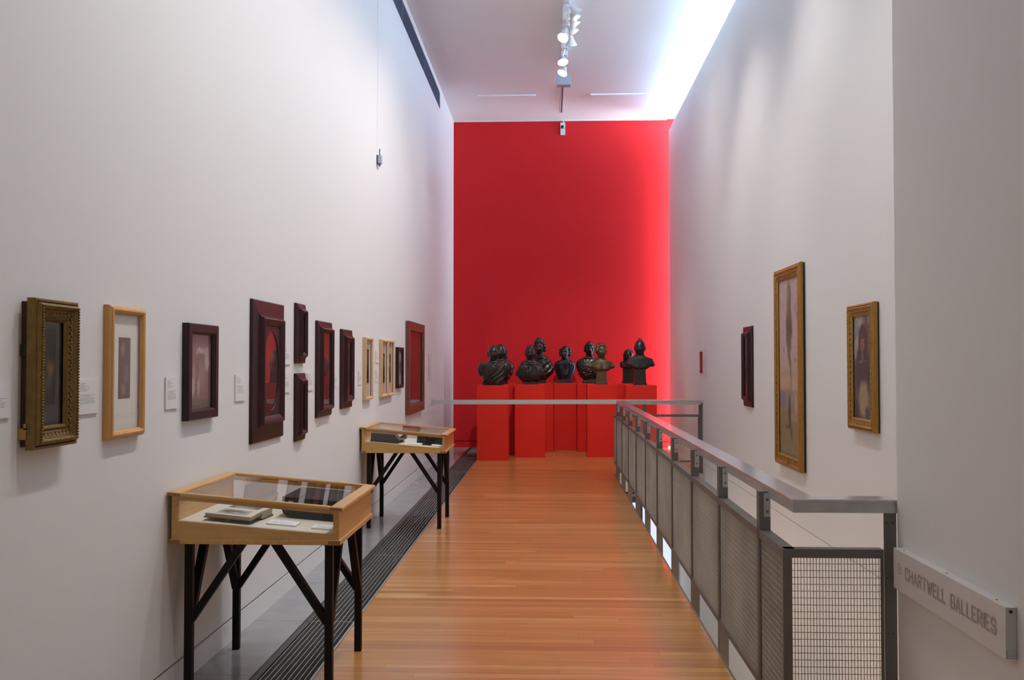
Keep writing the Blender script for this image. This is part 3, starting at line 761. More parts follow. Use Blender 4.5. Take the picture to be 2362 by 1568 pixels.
# ================================================================== DISPLAY CASES
CX0, CX1 = -1.812, -1.002        # body
def zt(x): return .965 - .0845*(x - CX0)      # underside of the lid
def zd(x): return .846 - .0825*(x - CX0)      # deck
def display_case(Y0, label):
    r = empty('display_case', ((CX0+CX1)/2, Y0, 0), label, 'display case', 'oak display cases by the left wall')
    D = .80; Y1 = Y0 + D; W = .028
    # legs and their branching braces
    lx = [(-1.775, -1.737), (-1.087, -1.049)]; ly = [(Y0 + .07, Y0 + .107), (Y0 + .763, Y0 + .80 - .003)]
    for i, (a, b) in enumerate(lx):
        for j, (c, d) in enumerate(ly):
            lg = MB().box(a, b, c, d, 0, .736).build('leg', M['black'], r, bevel=.002)
            sx = 1 if i == 0 else -1; sy = 1 if j == 0 else -1
            mx, my = (a+b)/2, (c+d)/2
            MB().bar((mx + sx*.008, my, .345), (mx + sx*.275, my, .74), .034, .040, up=(0, 1, 0)).build('brace', M['black'], lg, bevel=.001)
            MB().bar((mx, my + sy*.008, .345), (mx, my + sy*.225, .74), .034, .040, up=(1, 0, 0)).build('brace', M['black'], lg, bevel=.001)
    # base board with darker corner blocks
    bb = MB().box(CX0 + .012, CX1 - .008, Y0 - .008, Y1 + .008, .735, .757).build('base_board', M['caseside'], r, bevel=.003)
    for a, b in ((CX0 - .010, CX0 + .046), (CX1 - .050, CX1 + .008)):
        MB().box(a, b, Y0 - .0095, Y1 + .0095, .734, .758).build('base_end', M['casedark'] if False else M['caseside'], bb, bevel=.004)
        MB().box(a, b, Y0 - .0105, Y0 - .0085, .736, .756).build('end_grain', M['casedark'], bb)
    # sides
    MB().prism([(CX1 - W, .757), (CX1, .757), (CX1, zt(CX1)), (CX1 - W, zt(CX1 - W))], 'y', Y0, Y1).build('front_panel', M['caseside'], r, bevel=.001)
    MB().prism([(CX0, .757), (CX0 + W, .757), (CX0 + W, zt(CX0 + W)), (CX0, zt(CX0))], 'y', Y0, Y1).build('back_panel', M['caseside'], r, bevel=.001)
    for ya, yb_ in ((Y0 + .001, Y0 + .022), (Y1 - .022, Y1 - .001)):
        MB().prism([(CX0 + W, .757), (CX1 - W, .757), (CX1 - W, zd(CX1 - W)), (CX0 + W, zd(CX0 + W))], 'y', ya, yb_).build('side_panel', M['case'], r)
        MB().prism([(CX0 + W, zt(CX0 + W) - .018), (CX1 - W, zt(CX1 - W) - .018), (CX1 - W, zt(CX1 - W)), (CX0 + W, zt(CX0 + W))], 'y', ya, yb_).build('top_rail', M['case'], r)
        g = MB().prism([(CX0 + W, zd(CX0 + W)), (CX1 - W, zd(CX1 - W)), (CX1 - W, zt(CX1 - W) - .018), (CX0 + W, zt(CX0 + W) - .018)], 'y', (ya+yb_)/2 - .002, (ya+yb_)/2 + .002)
        g.build('side_glass', M['glass'], r)
    dk = MB().hexa([(CX0 + W, Y0 + .022, zd(CX0 + W) - .012), (CX1 - W, Y0 + .022, zd(CX1 - W) - .012), (CX1 - W, Y1 - .022, zd(CX1 - W) - .012), (CX0 + W, Y1 - .022, zd(CX0 + W) - .012),
               (CX0 + W, Y0 + .022, zd(CX0 + W)), (CX1 - W, Y0 + .022, zd(CX1 - W)), (CX1 - W, Y1 - .022, zd(CX1 - W)), (CX0 + W, Y1 - .022, zd(CX0 + W))])
    dk.build('deck', M['linen'], r)
    # lid: four rails round a pane
    a, b, c, d = CX0 - .018, CX1 + .022, Y0 - .018, Y1 + .018; rw = .062; h = .020
    def slab(x0, x1, y0, y1, lift=0.0, hh=h):
        return MB().hexa([(x0, y0, zt(x0)+lift), (x1, y0, zt(x1)+lift), (x1, y1, zt(x1)+lift), (x0, y1, zt(x0)+lift), (x0, y0, zt(x0)+lift+hh), (x1, y0, zt(x1)+lift+hh), (x1, y1, zt(x1)+lift+hh), (x0, y1, zt(x0)+lift+hh)])
    slab(a, a + rw, c, d).build('lid_rail', M['caseside'], r, bevel=.006)
    slab(b - rw, b, c, d).build('lid_rail', M['caseside'], r, bevel=.006)
    slab(a + rw, b - rw, c, c + .030).build('lid_rail', M['case'], r, bevel=.005)
    slab(a + rw, b - rw, d - .030, d).build('lid_rail', M['case'], r, bevel=.005)
    slab(a + rw, b - rw, c + .030, d - .030, .006, .006).build('lid_glass', M['glass'], r)
    for x0, x1 in ((a + .004, a + rw), (b - rw, b - .004)): slab(x0, x1, c - .0012, c + .001, .004, .012).build('end_grain', M['casedark'], r)
    lk = MB()
    for yy in (.05, .75): lk.cyl((CX1, Y0 + yy, .885), (CX1 + .0015, Y0 + yy, .885), .006, n=10)
    lk.cyl((CX1, Y0 + .40, .89), (CX1 + .0015, Y0 + .40, .89), .004, n=10)
    lk.build('plug', M['casedark'], r)
    return r
TILT = math.atan(.0825)
def on_deck(name, x, y, label, cat, rz=0.0, group=None):
    o = empty(name, (x, y, zd(x) + .0008), label, cat, group); o.rotation_euler = (0, TILT, rz); return o
YA, YBc = 4.42, 8.945
display_case(YA, 'nearer oak display case on black branching legs, holding an open book')
display_case(YBc, 'farther oak display case on black branching legs, below the pale pine frames')

# --- things in the nearer case
page = mat('book_page', (.58, .54, .46), .8, var=.06, vscale=30)
edge = mat('page_block', (.42, .36, .27), .9, var=.2, vscale=150, stretch=(.05, .05, 4))
cover = mat('brown_book_cover', (.10, .055, .03), .6)
engr = paint_mat('engraving', (.40, .385, .35), [('e', .5, .45, .38, .40, .5, (.13, .125, .12)), ('e', .35, .6, .16, .2, .5, (.33, .32, .30)), ('e', .66, .3, .2, .18, .5, (.09, .09, .09))], warp=.12, wscale=9, mottled=.5)
engr2 = paint_mat('engraved_portrait', (.10, .097, .095), [('e', .30, .5, .24, .34, .35, (.42, .41, .39)), ('e', .52, .5, .20, .26, .4, (.12, .12, .12)), ('e', .75, .45, .18, .2, .4, (.30, .29, .28))], warp=.08, wscale=8, mottled=.5)
for m_ in (engr, engr2):                      # these lie flat: use x and y of the page
    sep = [n for n in m_.node_tree.nodes if n.type == 'SEPXYZ'][0]
    for l in list(m_.node_tree.links):
        if l.from_node == sep and l.from_socket.name == 'Z': m_.node_tree.links.new(sep.outputs[0], l.to_socket)
bk = on_deck('open_book', -1.555, YA + .215, 'old open book with engravings lying in the nearer display case', 'book', rz=math.radians(-4))
def page_side(sgn, rise, name, em):
    # a leaf block rising from the gutter (y=0) outwards; local x along the spine
    y1 = sgn*.145; L = .115; z0, z1 = (.042, .040) if sgn > 0 else (.044, .046)
    lowz = .006 if sgn > 0 else .030
    blk = MB().hexa([(-L, 0, .006), (L, 0, .006), (L, y1, .006 + rise), (-L, y1, .006 + rise), (-L, 0, z0), (L, 0, z0), (L, y1, z1 + rise), (-L, y1, z1 + rise)] if sgn > 0 else
                    [(-L, y1, lowz + rise), (L, y1, lowz + rise), (L, 0, lowz), (-L, 0, lowz), (-L, y1, z1 + rise), (L, y1, z1 + rise), (L, 0, z0), (-L, 0, z0)])
    o = blk.build('page_block', edge, bk, local=True)
    def zz(y): return z0 + (z1 + rise - z0)*(y/y1) + .0006
    MB().hexa([(-L, min(0, y1), zz(min(0, y1))), (L, min(0, y1), zz(min(0, y1))), (L, max(0, y1), zz(max(0, y1))), (-L, max(0, y1), zz(max(0, y1)))] +
              [(-L, min(0, y1), zz(min(0, y1)) + .001), (L, min(0, y1), zz(min(0, y1)) + .001), (L, max(0, y1), zz(max(0, y1)) + .001), (-L, max(0, y1), zz(max(0, y1)) + .001)]).build('page', page, o, local=True)
    ya, yb_ = (y1*.18, y1*.86); lo, hi = min(ya, yb_), max(ya, yb_)
    MB().add([(-L*.62, lo, zz(lo) + .0016), (L*.72, lo, zz(lo) + .0016), (L*.72, hi, zz(hi) + .0016), (-L*.62, hi, zz(hi) + .0016)], [(0, 1, 2, 3)]).build('engraving', em, o, local=True)
page_side(-1, -.010, 'l', engr); page_side(1, .0, 'r', engr2)
MB().box(-.12, .12, .002, .152, .0, .006).hexa([(-.12, -.152, .016), (.12, -.152, .016), (.12, 0, .026), (-.12, 0, .026), (-.12, -.152, .020), (.12, -.152, .020), (.12, 0, .030), (-.12, 0, .030)]).build('cover', cover, bk, local=True)
MB().box(-.03, .0, -.10, -.02, 0, .020).build('support_block', M['linen'], bk, local=True)
blk = on_deck('black_case', -1.195, YA + .52, 'black rounded leather case with a small white tag in the nearer display case', 'case')
pts = [(-.185 + .055*(1 - math.cos(a)), .055*(1 - math.sin(a))) for a in [math.pi/2*k/8 for k in range(9)]][::-1]
pts = [(-.130, 0)] + [(-.185 + .055*(1 - math.sin(a)), .055*(1 - math.cos(a))) for a in [math.pi/2*k/8 for k in range(9)]] + [(-.185, .106), (.155, .106), (.155, 0)]
MB().prism(pts, 'y', -.19, .19).build('body', mat('black_leather', (.012, .012, .013), .42, var=.3, vscale=40, bump=.1, bscale=200), blk, local=True, bevel=.003)
tg = MB().box(-.150, -.126, -.1912, -.1902, .060, .087).build('tag', mat('white_tag', (.66, .66, .66), .5), blk, local=True)
MB().cyl((-.138, -.1913, .073), (-.138, -.1916, .073), .006, n=14).build('tag_mark', mat('tag_ink', (.05, .05, .07), .5), tg, local=True)
MB().box(.03, .12, -.1905, -.1895, .01, .08).build('patch', mat('matt_black_patch', (.005, .005, .006), .7), blk, local=True)
def note(x, y, wx, wy, label, rz=0.0):
    o = on_deck('caption_card', x, y, label, 'card', rz, 'caption cards in the display cases')
    MB().box(-wx/2, wx/2, -wy/2, wy/2, 0, .006).build('board', M['cardside'], o, local=True)
    MB().box(-wx/2, wx/2, -wy/2, wy/2, .0061, .0068).build('print', M['flatcard'], o, local=True)
M['flatcard'] = text_mat('printed_caption_card', horiz='x', lines=9, top=.92, bottom=.10)
note(-1.315, YA + .165, .145, .105, 'left white caption card beside the open book in the nearer case')
note(-1.105, YA + .150, .115, .095, 'right white caption card in front of the black leather case')
# --- things in the farther case
vb = on_deck('book_cradle', -1.60, YBc + .22, 'dark grey wedge shaped book cradle with an open book in the farther case', 'book cradle')
MB().prism([(-.14, 0), (.10, 0), (.145, .03), (.09, .085), (-.14, .085)], 'y', -.15, .0).build('cradle', mat('charcoal_board', (.055, .052, .052), .7), vb, local=True, bevel=.002)
MB().prism([(-.10, 0), (.13, 0), (.165, .03), (.165, .09), (.10, .04), (-.10, .04)], 'y', .02, .17).build('book', cover, vb, local=True)
MB().hexa([(.10, .005, .030), (.165, .005, .032), (.165, .17, .06), (.10, .17, .045), (.10, .005, .034), (.165, .005, .036), (.165, .17, .064), (.10, .17, .049)]).build('page', page, vb, local=True)
al = on_deck('photo_album', -1.19, YBc + .48, 'black album with pale page edges lying in the farther display case', 'album')
MB().box(-.13, .13, -.12, .12, .012, .058).build('page_block', edge, al, local=True)
MB().box(-.138, .138, -.128, .128, .0, .011).box(-.138, .138, -.128, .128, .0585, .066).box(-.138, -.131, -.128, .128, .011, .0585).box(-.138, .138, -.1285, -.121, .011, .060).build('cover', mat('black_album_cover', (.010, .010, .011), .25), al, local=True, bevel=.001)
MB().box(.115, .139, -.1288, -.1285, .002, .064).build('clasp', M['gilt2'], al, local=True)
sb = on_deck('small_stand', -1.20, YBc + .19, 'small black display stand on white paper in the farther case', 'stand')
MB().box(-.045, .045, -.015, .02, .0, .035).box(-.055, .05, -.02, .025, .035, .039).box(-.05, .055, -.03, .03, 0, .004).build('body', mat('black_acrylic', (.008, .008, .009), .2), sb, local=True)
for (x, y, wx, wy, lab) in ((-1.33, YBc + .15, .12, .09, 'white caption card beside the dark book cradle in the farther case'),
                            (-1.10, YBc + .17, .11, .12, 'white paper sheet at the right end of the farther case')):
    note(x, y, wx, wy, lab)

# ================================================================== PICTURES
def W2(side):                      # map (Y, Z, out) to the world on either wall
    return (lambda y, z, d: (XL + d, y, z)) if side == 'L' else (lambda y, z, d: (XR - d, y, z))
def ring_frame(side, y1, y2, z1, z2, prof):
    f = W2(side); mb = MB(); vs = []; fs = []
    for (i, d) in prof:
        vs += [f(y1+i, z1+i, d), f(y2-i, z1+i, d), f(y2-i, z2-i, d), f(y1+i, z2-i, d)]
    for j in range(len(prof)-1):
        for q in range(4): fs.append((j*4+q, j*4+(q+1) % 4, (j+1)*4+(q+1) % 4, (j+1)*4+q))
    return mb.add(vs, fs)
def wbox(side, y1, y2, z1, z2, d0, d1):
    return MB().box(*( (XL+d0, XL+d1) if side == 'L' else (XR-d1, XR-d0) ), y1, y2, z1, z2)
def picture(side, y1, y2, z1, z2, prof, fm, art, label, mount=None, gm=None, mount_m=None, glass=True, cat='picture', name='framed_picture', group=None, standoff=0.0, box=None):
    """prof: (inset, height off the wall) of the moulding from its back outer edge to the sight edge; mount: margins (sides, bottom, top)"""
    f = W2(side); x0 = XL if side == 'L' else XR
    r = empty(name, (x0, (y1+y2)/2, z1), label, cat, group)
    if box:
        bi, bd = box; wbox(side, y1+bi, y2-bi, z1+bi, z2-bi, .001, bd).build('backing_box', M['maroon'], r)
    ring_frame(side, y1, y2, z1, z2, prof).build('frame', fm, r)
    si, sd = prof[-1]
    a, b, c, d = y1+si-.004, y2-si+.004, z1+si-.004, z2-si+.004
    dp = sd - .006
    if mount:
        ms, mb_, mt = mount
        wbox(side, a, b, c, d, dp - .004, dp - .002).build('mount', mount_m, r)
        wbox(side, a+ms, b-ms, c+mb_, d-mt, dp - .0018, dp - .001).build('print', art, r)
    else:
        wbox(side, a, b, c, d, dp - .004, dp - .001).build('canvas' if not glass else 'print', art, r)
    if glass: wbox(side, a, b, c, d, dp + .001, dp + .003).build('glass', gm or M['picglass'], r)
    return r
def beads(side, y1, y2, z1, z2, inset, d, rad, step, m, r, name='beading', squash=1.0):
    f = W2(side); mb = MB(); a, b, c, e = y1+inset, y2-inset, z1+inset, z2-inset
    def put(y, z): mb.ball(f(y, z, d), rad*squash, rad, rad, 6, 4)
    n = max(2, int((b-a)/step))
    for i in range(n+1): put(a+(b-a)*i/n, c); put(a+(b-a)*i/n, e)
    n = max(2, int((e-c)/step))
    for i in range(1, n): put(a, c+(e-c)*i/n); put(b, c+(e-c)*i/n)
    tag(mb.build(name, m, r, smooth=True), kind='stuff')
def leafs(side, y1, y2, z1, z2, inset, d, size, step, m, r):
    """a running band of carved leaves"""
    f = W2(side); mb = MB(); a, b, c, e = y1+inset, y2-inset, z1+inset, z2-inset
    def leaf(y, z, uy, uz, s):
        py, pz = -uz*s, uy*s
        tip = f(y + uy*size + py*size*.5, z + uz*size + pz*size*.5, d + .001); bse = f(y, z, d - .002)
        m1 = f(y + uy*size*.3 + py*size*.55, z + uz*size*.3 + pz*size*.55, d + .006); m2 = f(y + uy*size*.7 - py*size*.1, z + uz*size*.7 - pz*size*.1, d + .004)
        lo = f(y + uy*size*.5, z + uz*size*.5, d - .004)
        mb.add([bse, m1, tip, m2, lo], [(0, 1, 2, 3), (0, 4, 1), (1, 4, 2), (2, 4, 3), (3, 4, 0)])
    def run(ya, za, yb_, zb_):
        L = math.hypot(yb_-ya, zb_-za); n = max(2, int(L/step)); uy, uz = (yb_-ya)/L, (zb_-za)/L
        for i in range(n): leaf(ya + (yb_-ya)*i/n, za + (zb_-za)*i/n, uy, uz, 1 if i % 2 else -1)
    run(a, c, b, c); run(a, e, b, e); run(a, c, a, e); run(b, c, b, e)
    tag(mb.build('carved_leaves', m, r), kind='stuff')

OGEE = lambda w, d0, d1, s: [(0, .001), (0, d0), (w*.12, d0 + (d1-d0)*.5), (w*.22, d1), (w*.42, d1), (w*.55, d1*.86), (w*.75, d1*.72), (w*.86, d1*.78), (w, s)]
REV = lambda a, b, d: [(0, .001), (0, .016), (.006, .020), (a, .033), (a + .003, .041), (a + b*.18, .044), (a + b*.22, d - .006), (a + b*.34, d), (a + b*.50, d - .002), (a + b*.72, d - .010), (a + b*.85, d - .016), (a + b, .036)]
FLAT = lambda w, d, s: [(0, .001), (0, d - .004), (.004, d), (w - .012, d), (w - .008, d - .006), (w - .003, d - .008), (w, s)]

dark_portrait = paint_mat('dark_portrait', (.022, .018, .016), [('e', .5, .22, .40, .34, .45, (.030, .024, .020)), ('e', .48, .60, .17, .13, .5, (.16, .085, .05)), ('e', .52, .70, .2, .1, .5, (.018, .014, .012)), ('e', .40, .42, .2, .05, .6, (.06, .05, .04))], warp=.05, mottled=.5)
# 1 ornate gilt frame
y1, y2, z1, z2 = 3.156, 3.454, 1.298, 1.828
r = picture('L', y1, y2, z1, z2, [(0, .026), (0, .052), (.004, .056), (.010, .056), (.012, .050), (.018, .066), (.026, .070), (.034, .066), (.038, .056), (.062, .047), (.066, .052), (.072, .050), (.080, .040)], M['gold'], dark_portrait,
            'small dark portrait in a deep ornate gilt frame, first picture on the left wall', box=(.012, .026), gm=M['softglass'])
beads('L', y1, y2, z1, z2, .026, .071, .0048, .0105, M['gold'], r)
leafs('L', y1, y2, z1, z2, .050, .052, .014, .012, M['gold'], r)
beads('L', y1, y2, z1, z2, .069, .052, .0028, .008, M['gold'], r, 'inner_beading')
hw = MB().box(XL + .001, XL + .030, y1 - .004, y1 + .012, 1.335, 1.375).box(XL + .020, XL + .030, y1 - .004, y1 + .012, 1.37, 1.39).build('brass_bracket', mat('brass', (.45, .27, .09), .35, .8), r)
MB().box(XL + .002, XL + .024, y1 + .002, y1 + .010, 1.625, 1.665).build('clip', M['blackside'], r)
# 2 honey frame with large mount
brownprint = paint_mat('small_sepia_print', (.16, .10, .09), [('e', .35, .8, .16, .1, .5, (.32, .25, .23)), ('e', .65, .4, .22, .14, .5, (.24, .17, .15)), ('e', .4, .15, .2, .1, .5, (.30, .23, .2))], warp=.15, wscale=7, mottled=.45)
y1, y2, z1, z2 = 3.764, 4.098, 1.282, 1.842
r = picture('L', y1, y2, z1, z2, [(0, .001), (0, .020), (.004, .027), (.010, .030), (.012, .036), (.020, .038), (.028, .034), (.032, .024), (.036, .020)], M['honey'], brownprint,
            'small sepia print in a wide cream mount and honey wood frame', mount=(.080, .135, .100), mount_m=M['mount'])
# 3 dark brown frame with sepia photograph
sepia = paint_mat('sepia_group_photograph', (.22, .13, .115), [('r', .52, .78, .16, .04, .3, (.48, .42, .40)), ('r', .80, .76, .10, .05, .3, (.40, .34, .32)), ('e', .25, .42, .08, .16, .5, (.36, .27, .25)), ('e', .22, .30, .06, .10, .4, (.50, .44, .42)), ('e', .60, .45, .14, .15, .6, (.30, .21, .19)), ('e', .82, .62, .1, .1, .4, (.46, .40, .38)), ('e', .45, .30, .05, .12, .5, (.45, .38, .36)), ('r', .5, .05, .6, .05, .5, (.17, .13, .12))], warp=.08, wscale=12, mottled=.35)
y1, y2, z1, z2 = 4.588, 5.009, 1.310, 1.803
picture('L', y1, y2, z1, z2, FLAT(.055, .036, .018), M['ebony'], sepia, 'faded sepia group photograph in a plain dark brown frame')
# 4 large stepped mahogany frame with oval opening
oval_art = paint_mat('dark_oval_portrait', (.030, .022, .020), [('e', .5, .35, .3, .3, .5, (.02, .016, .015)), ('e', .5, .62, .15, .13, .5, (.07, .045, .03))], mottled=.5)
y1, y2, z1, z2 = 5.635, 6.311, 1.105, 1.996
r = picture('L', y1, y2, z1, z2, REV(.095, .065, .062), M['mahog'], oval_art, 'large stepped mahogany frame with an oval opening')
f = W2('L'); a, b, c, d = y1 + .158, y2 - .158, z1 + .158, z2 - .158
cy, cz, ry, rz_ = (a+b)/2, (c+d)/2, (b-a)/2 - .014, (d-c)/2 - .030
vs, fs, n = [], [], 64
for i in range(n):
    t_ = 2*math.pi*i/n; cc, ss = math.cos(t_), math.sin(t_)
    k_ = 1/max(abs(cc)/((b-a)/2), abs(ss)/((d-c)/2))
    vs += [f(cy + k_*cc, cz + k_*ss, .0375), f(cy + ry*cc, cz + rz_*ss, .0375), f(cy + (ry-.004)*cc, cz + (rz_-.004)*ss, .0335)]
for i in range(n):
    j = (i+1) % n; fs += [(i*3, j*3, j*3+1, i*3+1), (i*3+1, j*3+1, j*3+2, i*3+2)]
MB().add(vs, fs).build('oval_spandrel', M['mahog'], r)
# 5 two small stepped frames, one above the other
small_art = paint_mat('small_dark_portrait', (.04, .028, .024), [('e', .5, .35, .35, .3, .5, (.025, .02, .018)), ('e', .5, .65, .2, .15, .5, (.12, .07, .045))], mottled=.5)
picture('L', 6.624, 6.872, 1.600, 2.034, REV(.040, .043, .054), M['mahog'], small_art, 'upper of two small stepped mahogany frames hung one above the other')
picture('L', 6.627, 6.877, 1.037, 1.527, REV(.040, .043, .054), M['mahog'], small_art, 'lower of two small stepped mahogany frames hung one above the other')
# 6, 7 tall stepped frames
art6 = paint_mat('rusty_dark_portrait', (.05, .022, .014), [('e', .6, .35, .35, .3, .5, (.03, .02, .018)), ('e', .55, .62, .18, .13, .5, (.11, .06, .035))], mottled=.5)
picture('L', 7.233, 7.720, 1.172, 1.935, REV(.050, .042, .056), M['mahog'], art6, 'tall stepped mahogany frame right of the two small ones')
picture('L', 8.089, 8.522, 1.200, 1.900, REV(.055, .060, .058), M['mahog'], dark_portrait, 'narrower stepped mahogany frame left of the first pine frame')
# 8, 9 pine frames with mounts
grey1 = paint_mat('grey_photograph', (.07, .065, .065), [('e', .5, .3, .4, .3, .5, (.03, .03, .03)), ('e', .5, .7, .3, .2, .5, (.16, .15, .15))], mottled=.5)
picture('L', 9.091, 9.463, 1.236, 1.856, FLAT(.030, .038, .020), M['pine'], grey1, 'single pale pine frame with a narrow dark print, nearest of the pine frames', mount=(.09, .14, .09), mount_m=M['pinkmount'])
picture('L', 9.982, 10.368, 1.232, 1.856, FLAT(.030, .038, .020), M['pine'], grey1, 'left one of a touching pair of pale pine frames', mount=(.085, .125, .125), mount_m=M['pinkmount'], group='pair of pine frames')
picture('L', 10.375, 10.763, 1.232, 1.856, FLAT(.030, .038, .020), M['pine'], grey1, 'right one of a touching pair of pale pine frames', mount=(.085, .125, .125), mount_m=M['pinkmount'], group='pair of pine frames')
# 10 small dark frame, 11 large red-brown frame
two = paint_mat('pair_of_small_prints', (.58, .54, .53), [('r', .28, .5, .10, .20, .1, (.03, .03, .03)), ('r', .74, .5, .12, .20, .1, (.10, .03, .03))], warp=.0, mottled=.05)
picture('L', 11.044, 11.445, 1.300, 1.792, FLAT(.042, .040, .020), M['ebony'], two, 'small dark frame holding two tiny prints, beside the large red brown frame')
art11 = paint_mat('dim_red_brown_picture', (.085, .028, .024), [('e', .45, .5, .35, .4, .7, (.11, .04, .034)), ('e', .15, .5, .07, .09, .4, (.05, .03, .026))], mottled=.3)
picture('L', 11.815, 13.268, .940, 2.142, FLAT(.125, .052, .026), M['brownframe'], art11, 'large red brown wooden frame, last picture before the red wall')

# right wall
art_a = paint_mat('tall_dark_painting', (.055, .040, .038), [('e', .45, .75, .3, .2, .6, (.17, .13, .10)), ('e', .5, .5, .18, .12, .6, (.15, .055, .04)), ('e', .5, .25, .12, .2, .6, (.28, .18, .06)), ('r', .9, .5, .15, .6, .4, (.02, .015, .014))], warp=.08, mottled=.5)
picture('R', 10.309, 10.765, 1.115, 2.010, REV(.062, .055, .060), M['mahog'], art_a, 'small dark painting in a stepped mahogany frame on the right wall')
tree = []
for (cu, cv, ru, rv, c) in ((.50, .955, .035, .05, .20), (.44, .90, .05, .06, .18), (.56, .91, .035, .07, .22), (.49, .84, .08, .07, .15), (.58, .82, .05, .06, .20), (.46, .77, .10, .06, .14), (.54, .74, .12, .06, .10), (.48, .70, .13, .055, .085),
                             (.55, .66, .10, .05, .11), (.47, .63, .07, .05, .15), (.53, .59, .06, .05, .14), (.49, .55, .045, .05, .17), (.44, .50, .03, .06, .18), (.42, .44, .016, .07, .19), (.41, .38, .010, .05, .20)):
    tree.append(('e', cu, cv, ru, rv, .45, (c, c*.87, c*.66)))
art_b = paint_mat('pale_tree_painting', (.44, .33, .27), [('r', .5, .95, .7, .2, .9, (.45, .35, .33)), ('r', .5, .62, .7, .12, .9, (.46, .36, .31)), ('r', .5, .40, .7, .10, .5, (.47, .32, .21)), ('e', .55, .46, .40, .02, .5, (.38, .29, .21)), ('r', .5, .315, .7, .055, .3, (.27, .225, .19)),
                 ('r', .85, .315, .15, .05, .3, (.20, .18, .165)), ('r', .5, .10, .7, .165, .12, (.24, .19, .095)), ('e', .3, .22, .25, .03, .5, (.32, .25, .14)), ('r', .20, .30, .05, .05, .3, (.42, .34, .29)), ('e', .10, .79, .06, .022, .5, (.25, .23, .27)), ('e', .18, .83, .04, .03, .5, (.30, .27, .27)),
                 ('e', .78, .60, .05, .02, .5, (.28, .23, .18)), ('e', .22, .54, .10, .012, .5, (.30, .25, .22))] + tree +
                 [('e', .50, .245, .060, .105, .25, (.10, .065, .055)), ('e', .505, .36, .022, .022, .3, (.33, .19, .13)), ('e', .60, .165, .10, .012, .4, (.10, .08, .05)), ('e', .42, .13, .05, .05, .4, (.13, .10, .055))], warp=.03, wscale=14, mottled=.22, rough=.4)
y1, y2, z1, z2 = 8.232, 9.173, .640, 2.490
r = picture('R', y1, y2, z1, z2, [(0, .020), (0, .040), (.008, .050), (.018, .050), (.024, .056), (.036, .056), (.044, .050), (.085, .040), (.092, .046), (.104, .040), (.110, .030)], M['gilt2'], art_b,
            'very tall gilt framed painting of a slender pale tree, tallest on the right wall', glass=False)
wbox('R', y1 + .006, y2 - .006, z1 + .006, z2 - .006, .001, .022).build('stretcher', M['blackside'], r)
leafs('R', y1, y2, z1, z2, .066, .046, .034, .030, M['gilt2'], r)
yc = (y1 + y2)/2
MB().hexa([(XR - .060, yc - .04, .668), (XR - .060, yc + .04, .668), (XR - .046, yc + .02, .712), (XR - .046, yc - .04, .712), (XR - .064, yc - .04, .668), (XR - .064, yc + .04, .668), (XR - .050, yc + .02, .712), (XR - .050, yc - .04, .712)]).build('title_plaque', M['gilt2'], r)
stick = [('e', .36 + .42*q/9, .30 - .20*q/9, .035, .016, .35, (.30, .20, .10)) for q in range(10)]
skirt = [('e', .30 + .045*q, .20 + .02*math.sin(q*2.1), .020, .14 - .006*abs(q - 4), .5, ((.42, .33, .19) if q % 2 else (.24, .185, .10))) for q in range(9)]
art_c = paint_mat('brown_cloaked_figure_painting', (.12, .10, .09), [('e', .70, .95, .25, .07, .5, (.34, .31, .28)), ('e', .85, .84, .16, .09, .4, (.20, .22, .235)), ('e', .92, .68, .10, .10, .4, (.26, .27, .27)), ('e', .80, .74, .08, .06, .4, (.36, .33, .30)), ('e', .20, .93, .16, .08, .4, (.24, .20, .18)), ('e', .14, .80, .16, .14, .4, (.15, .07, .048)), ('e', .30, .88, .05, .10, .4, (.10, .055, .04)),
                   ('e', .50, .44, .40, .27, .22, (.060, .044, .044)), ('e', .50, .72, .24, .20, .18, (.050, .032, .030)), ('e', .53, .735, .115, .085, .25, (.27, .135, .088)), ('e', .53, .80, .13, .03, .4, (.07, .042, .034)), ('e', .53, .695, .05, .03, .4, (.17, .07, .05)), ('e', .58, .745, .022, .010, .4, (.06, .03, .025)), ('e', .48, .745, .022, .010, .4, (.06, .03, .025)),
                   ('e', .52, .60, .06, .05, .4, (.16, .11, .09)), ('e', .60, .55, .10, .015, .4, (.17, .15, .135)), ('e', .42, .56, .08, .012, .4, (.11, .09, .085)), ('e', .48, .19, .26, .165, .3, (.31, .24, .13))] + skirt + stick +
                  [('e', .72, .135, .06, .035, .3, (.27, .13, .085)), ('e', .30, .07, .10, .06, .4, (.08, .065, .06)), ('e', .85, .08, .12, .10, .5, (.06, .045, .04)), ('e', .07, .3, .07, .28, .5, (.05, .04, .038))], warp=.025, wscale=12, mottled=.35, rough=.4)
y1, y2, z1, z2 = 6.409, 6.960, 1.123, 2.020
r = picture('R', y1, y2, z1, z2, [(0, .012), (0, .038), (.006, .046), (.014, .048), (.018, .042), (.024, .050), (.034, .050), (.040, .044), (.066, .036), (.072, .040), (.080, .036), (.086, .028)], M['gilt2'], art_c,
            'gilt framed painting of a cloaked figure, nearest on the right wall', glass=False)
wbox('R', y1 + .004, y2 - .004, z1 + .004, z2 - .004, .001, .014).build('stretcher', M['blackside'], r)
leafs('R', y1, y2, z1, z2, .053, .041, .022, .020, M['gilt2'], r)
beads('R', y1, y2, z1, z2, .029, .051, .006, .016, M['gilt2'], r)
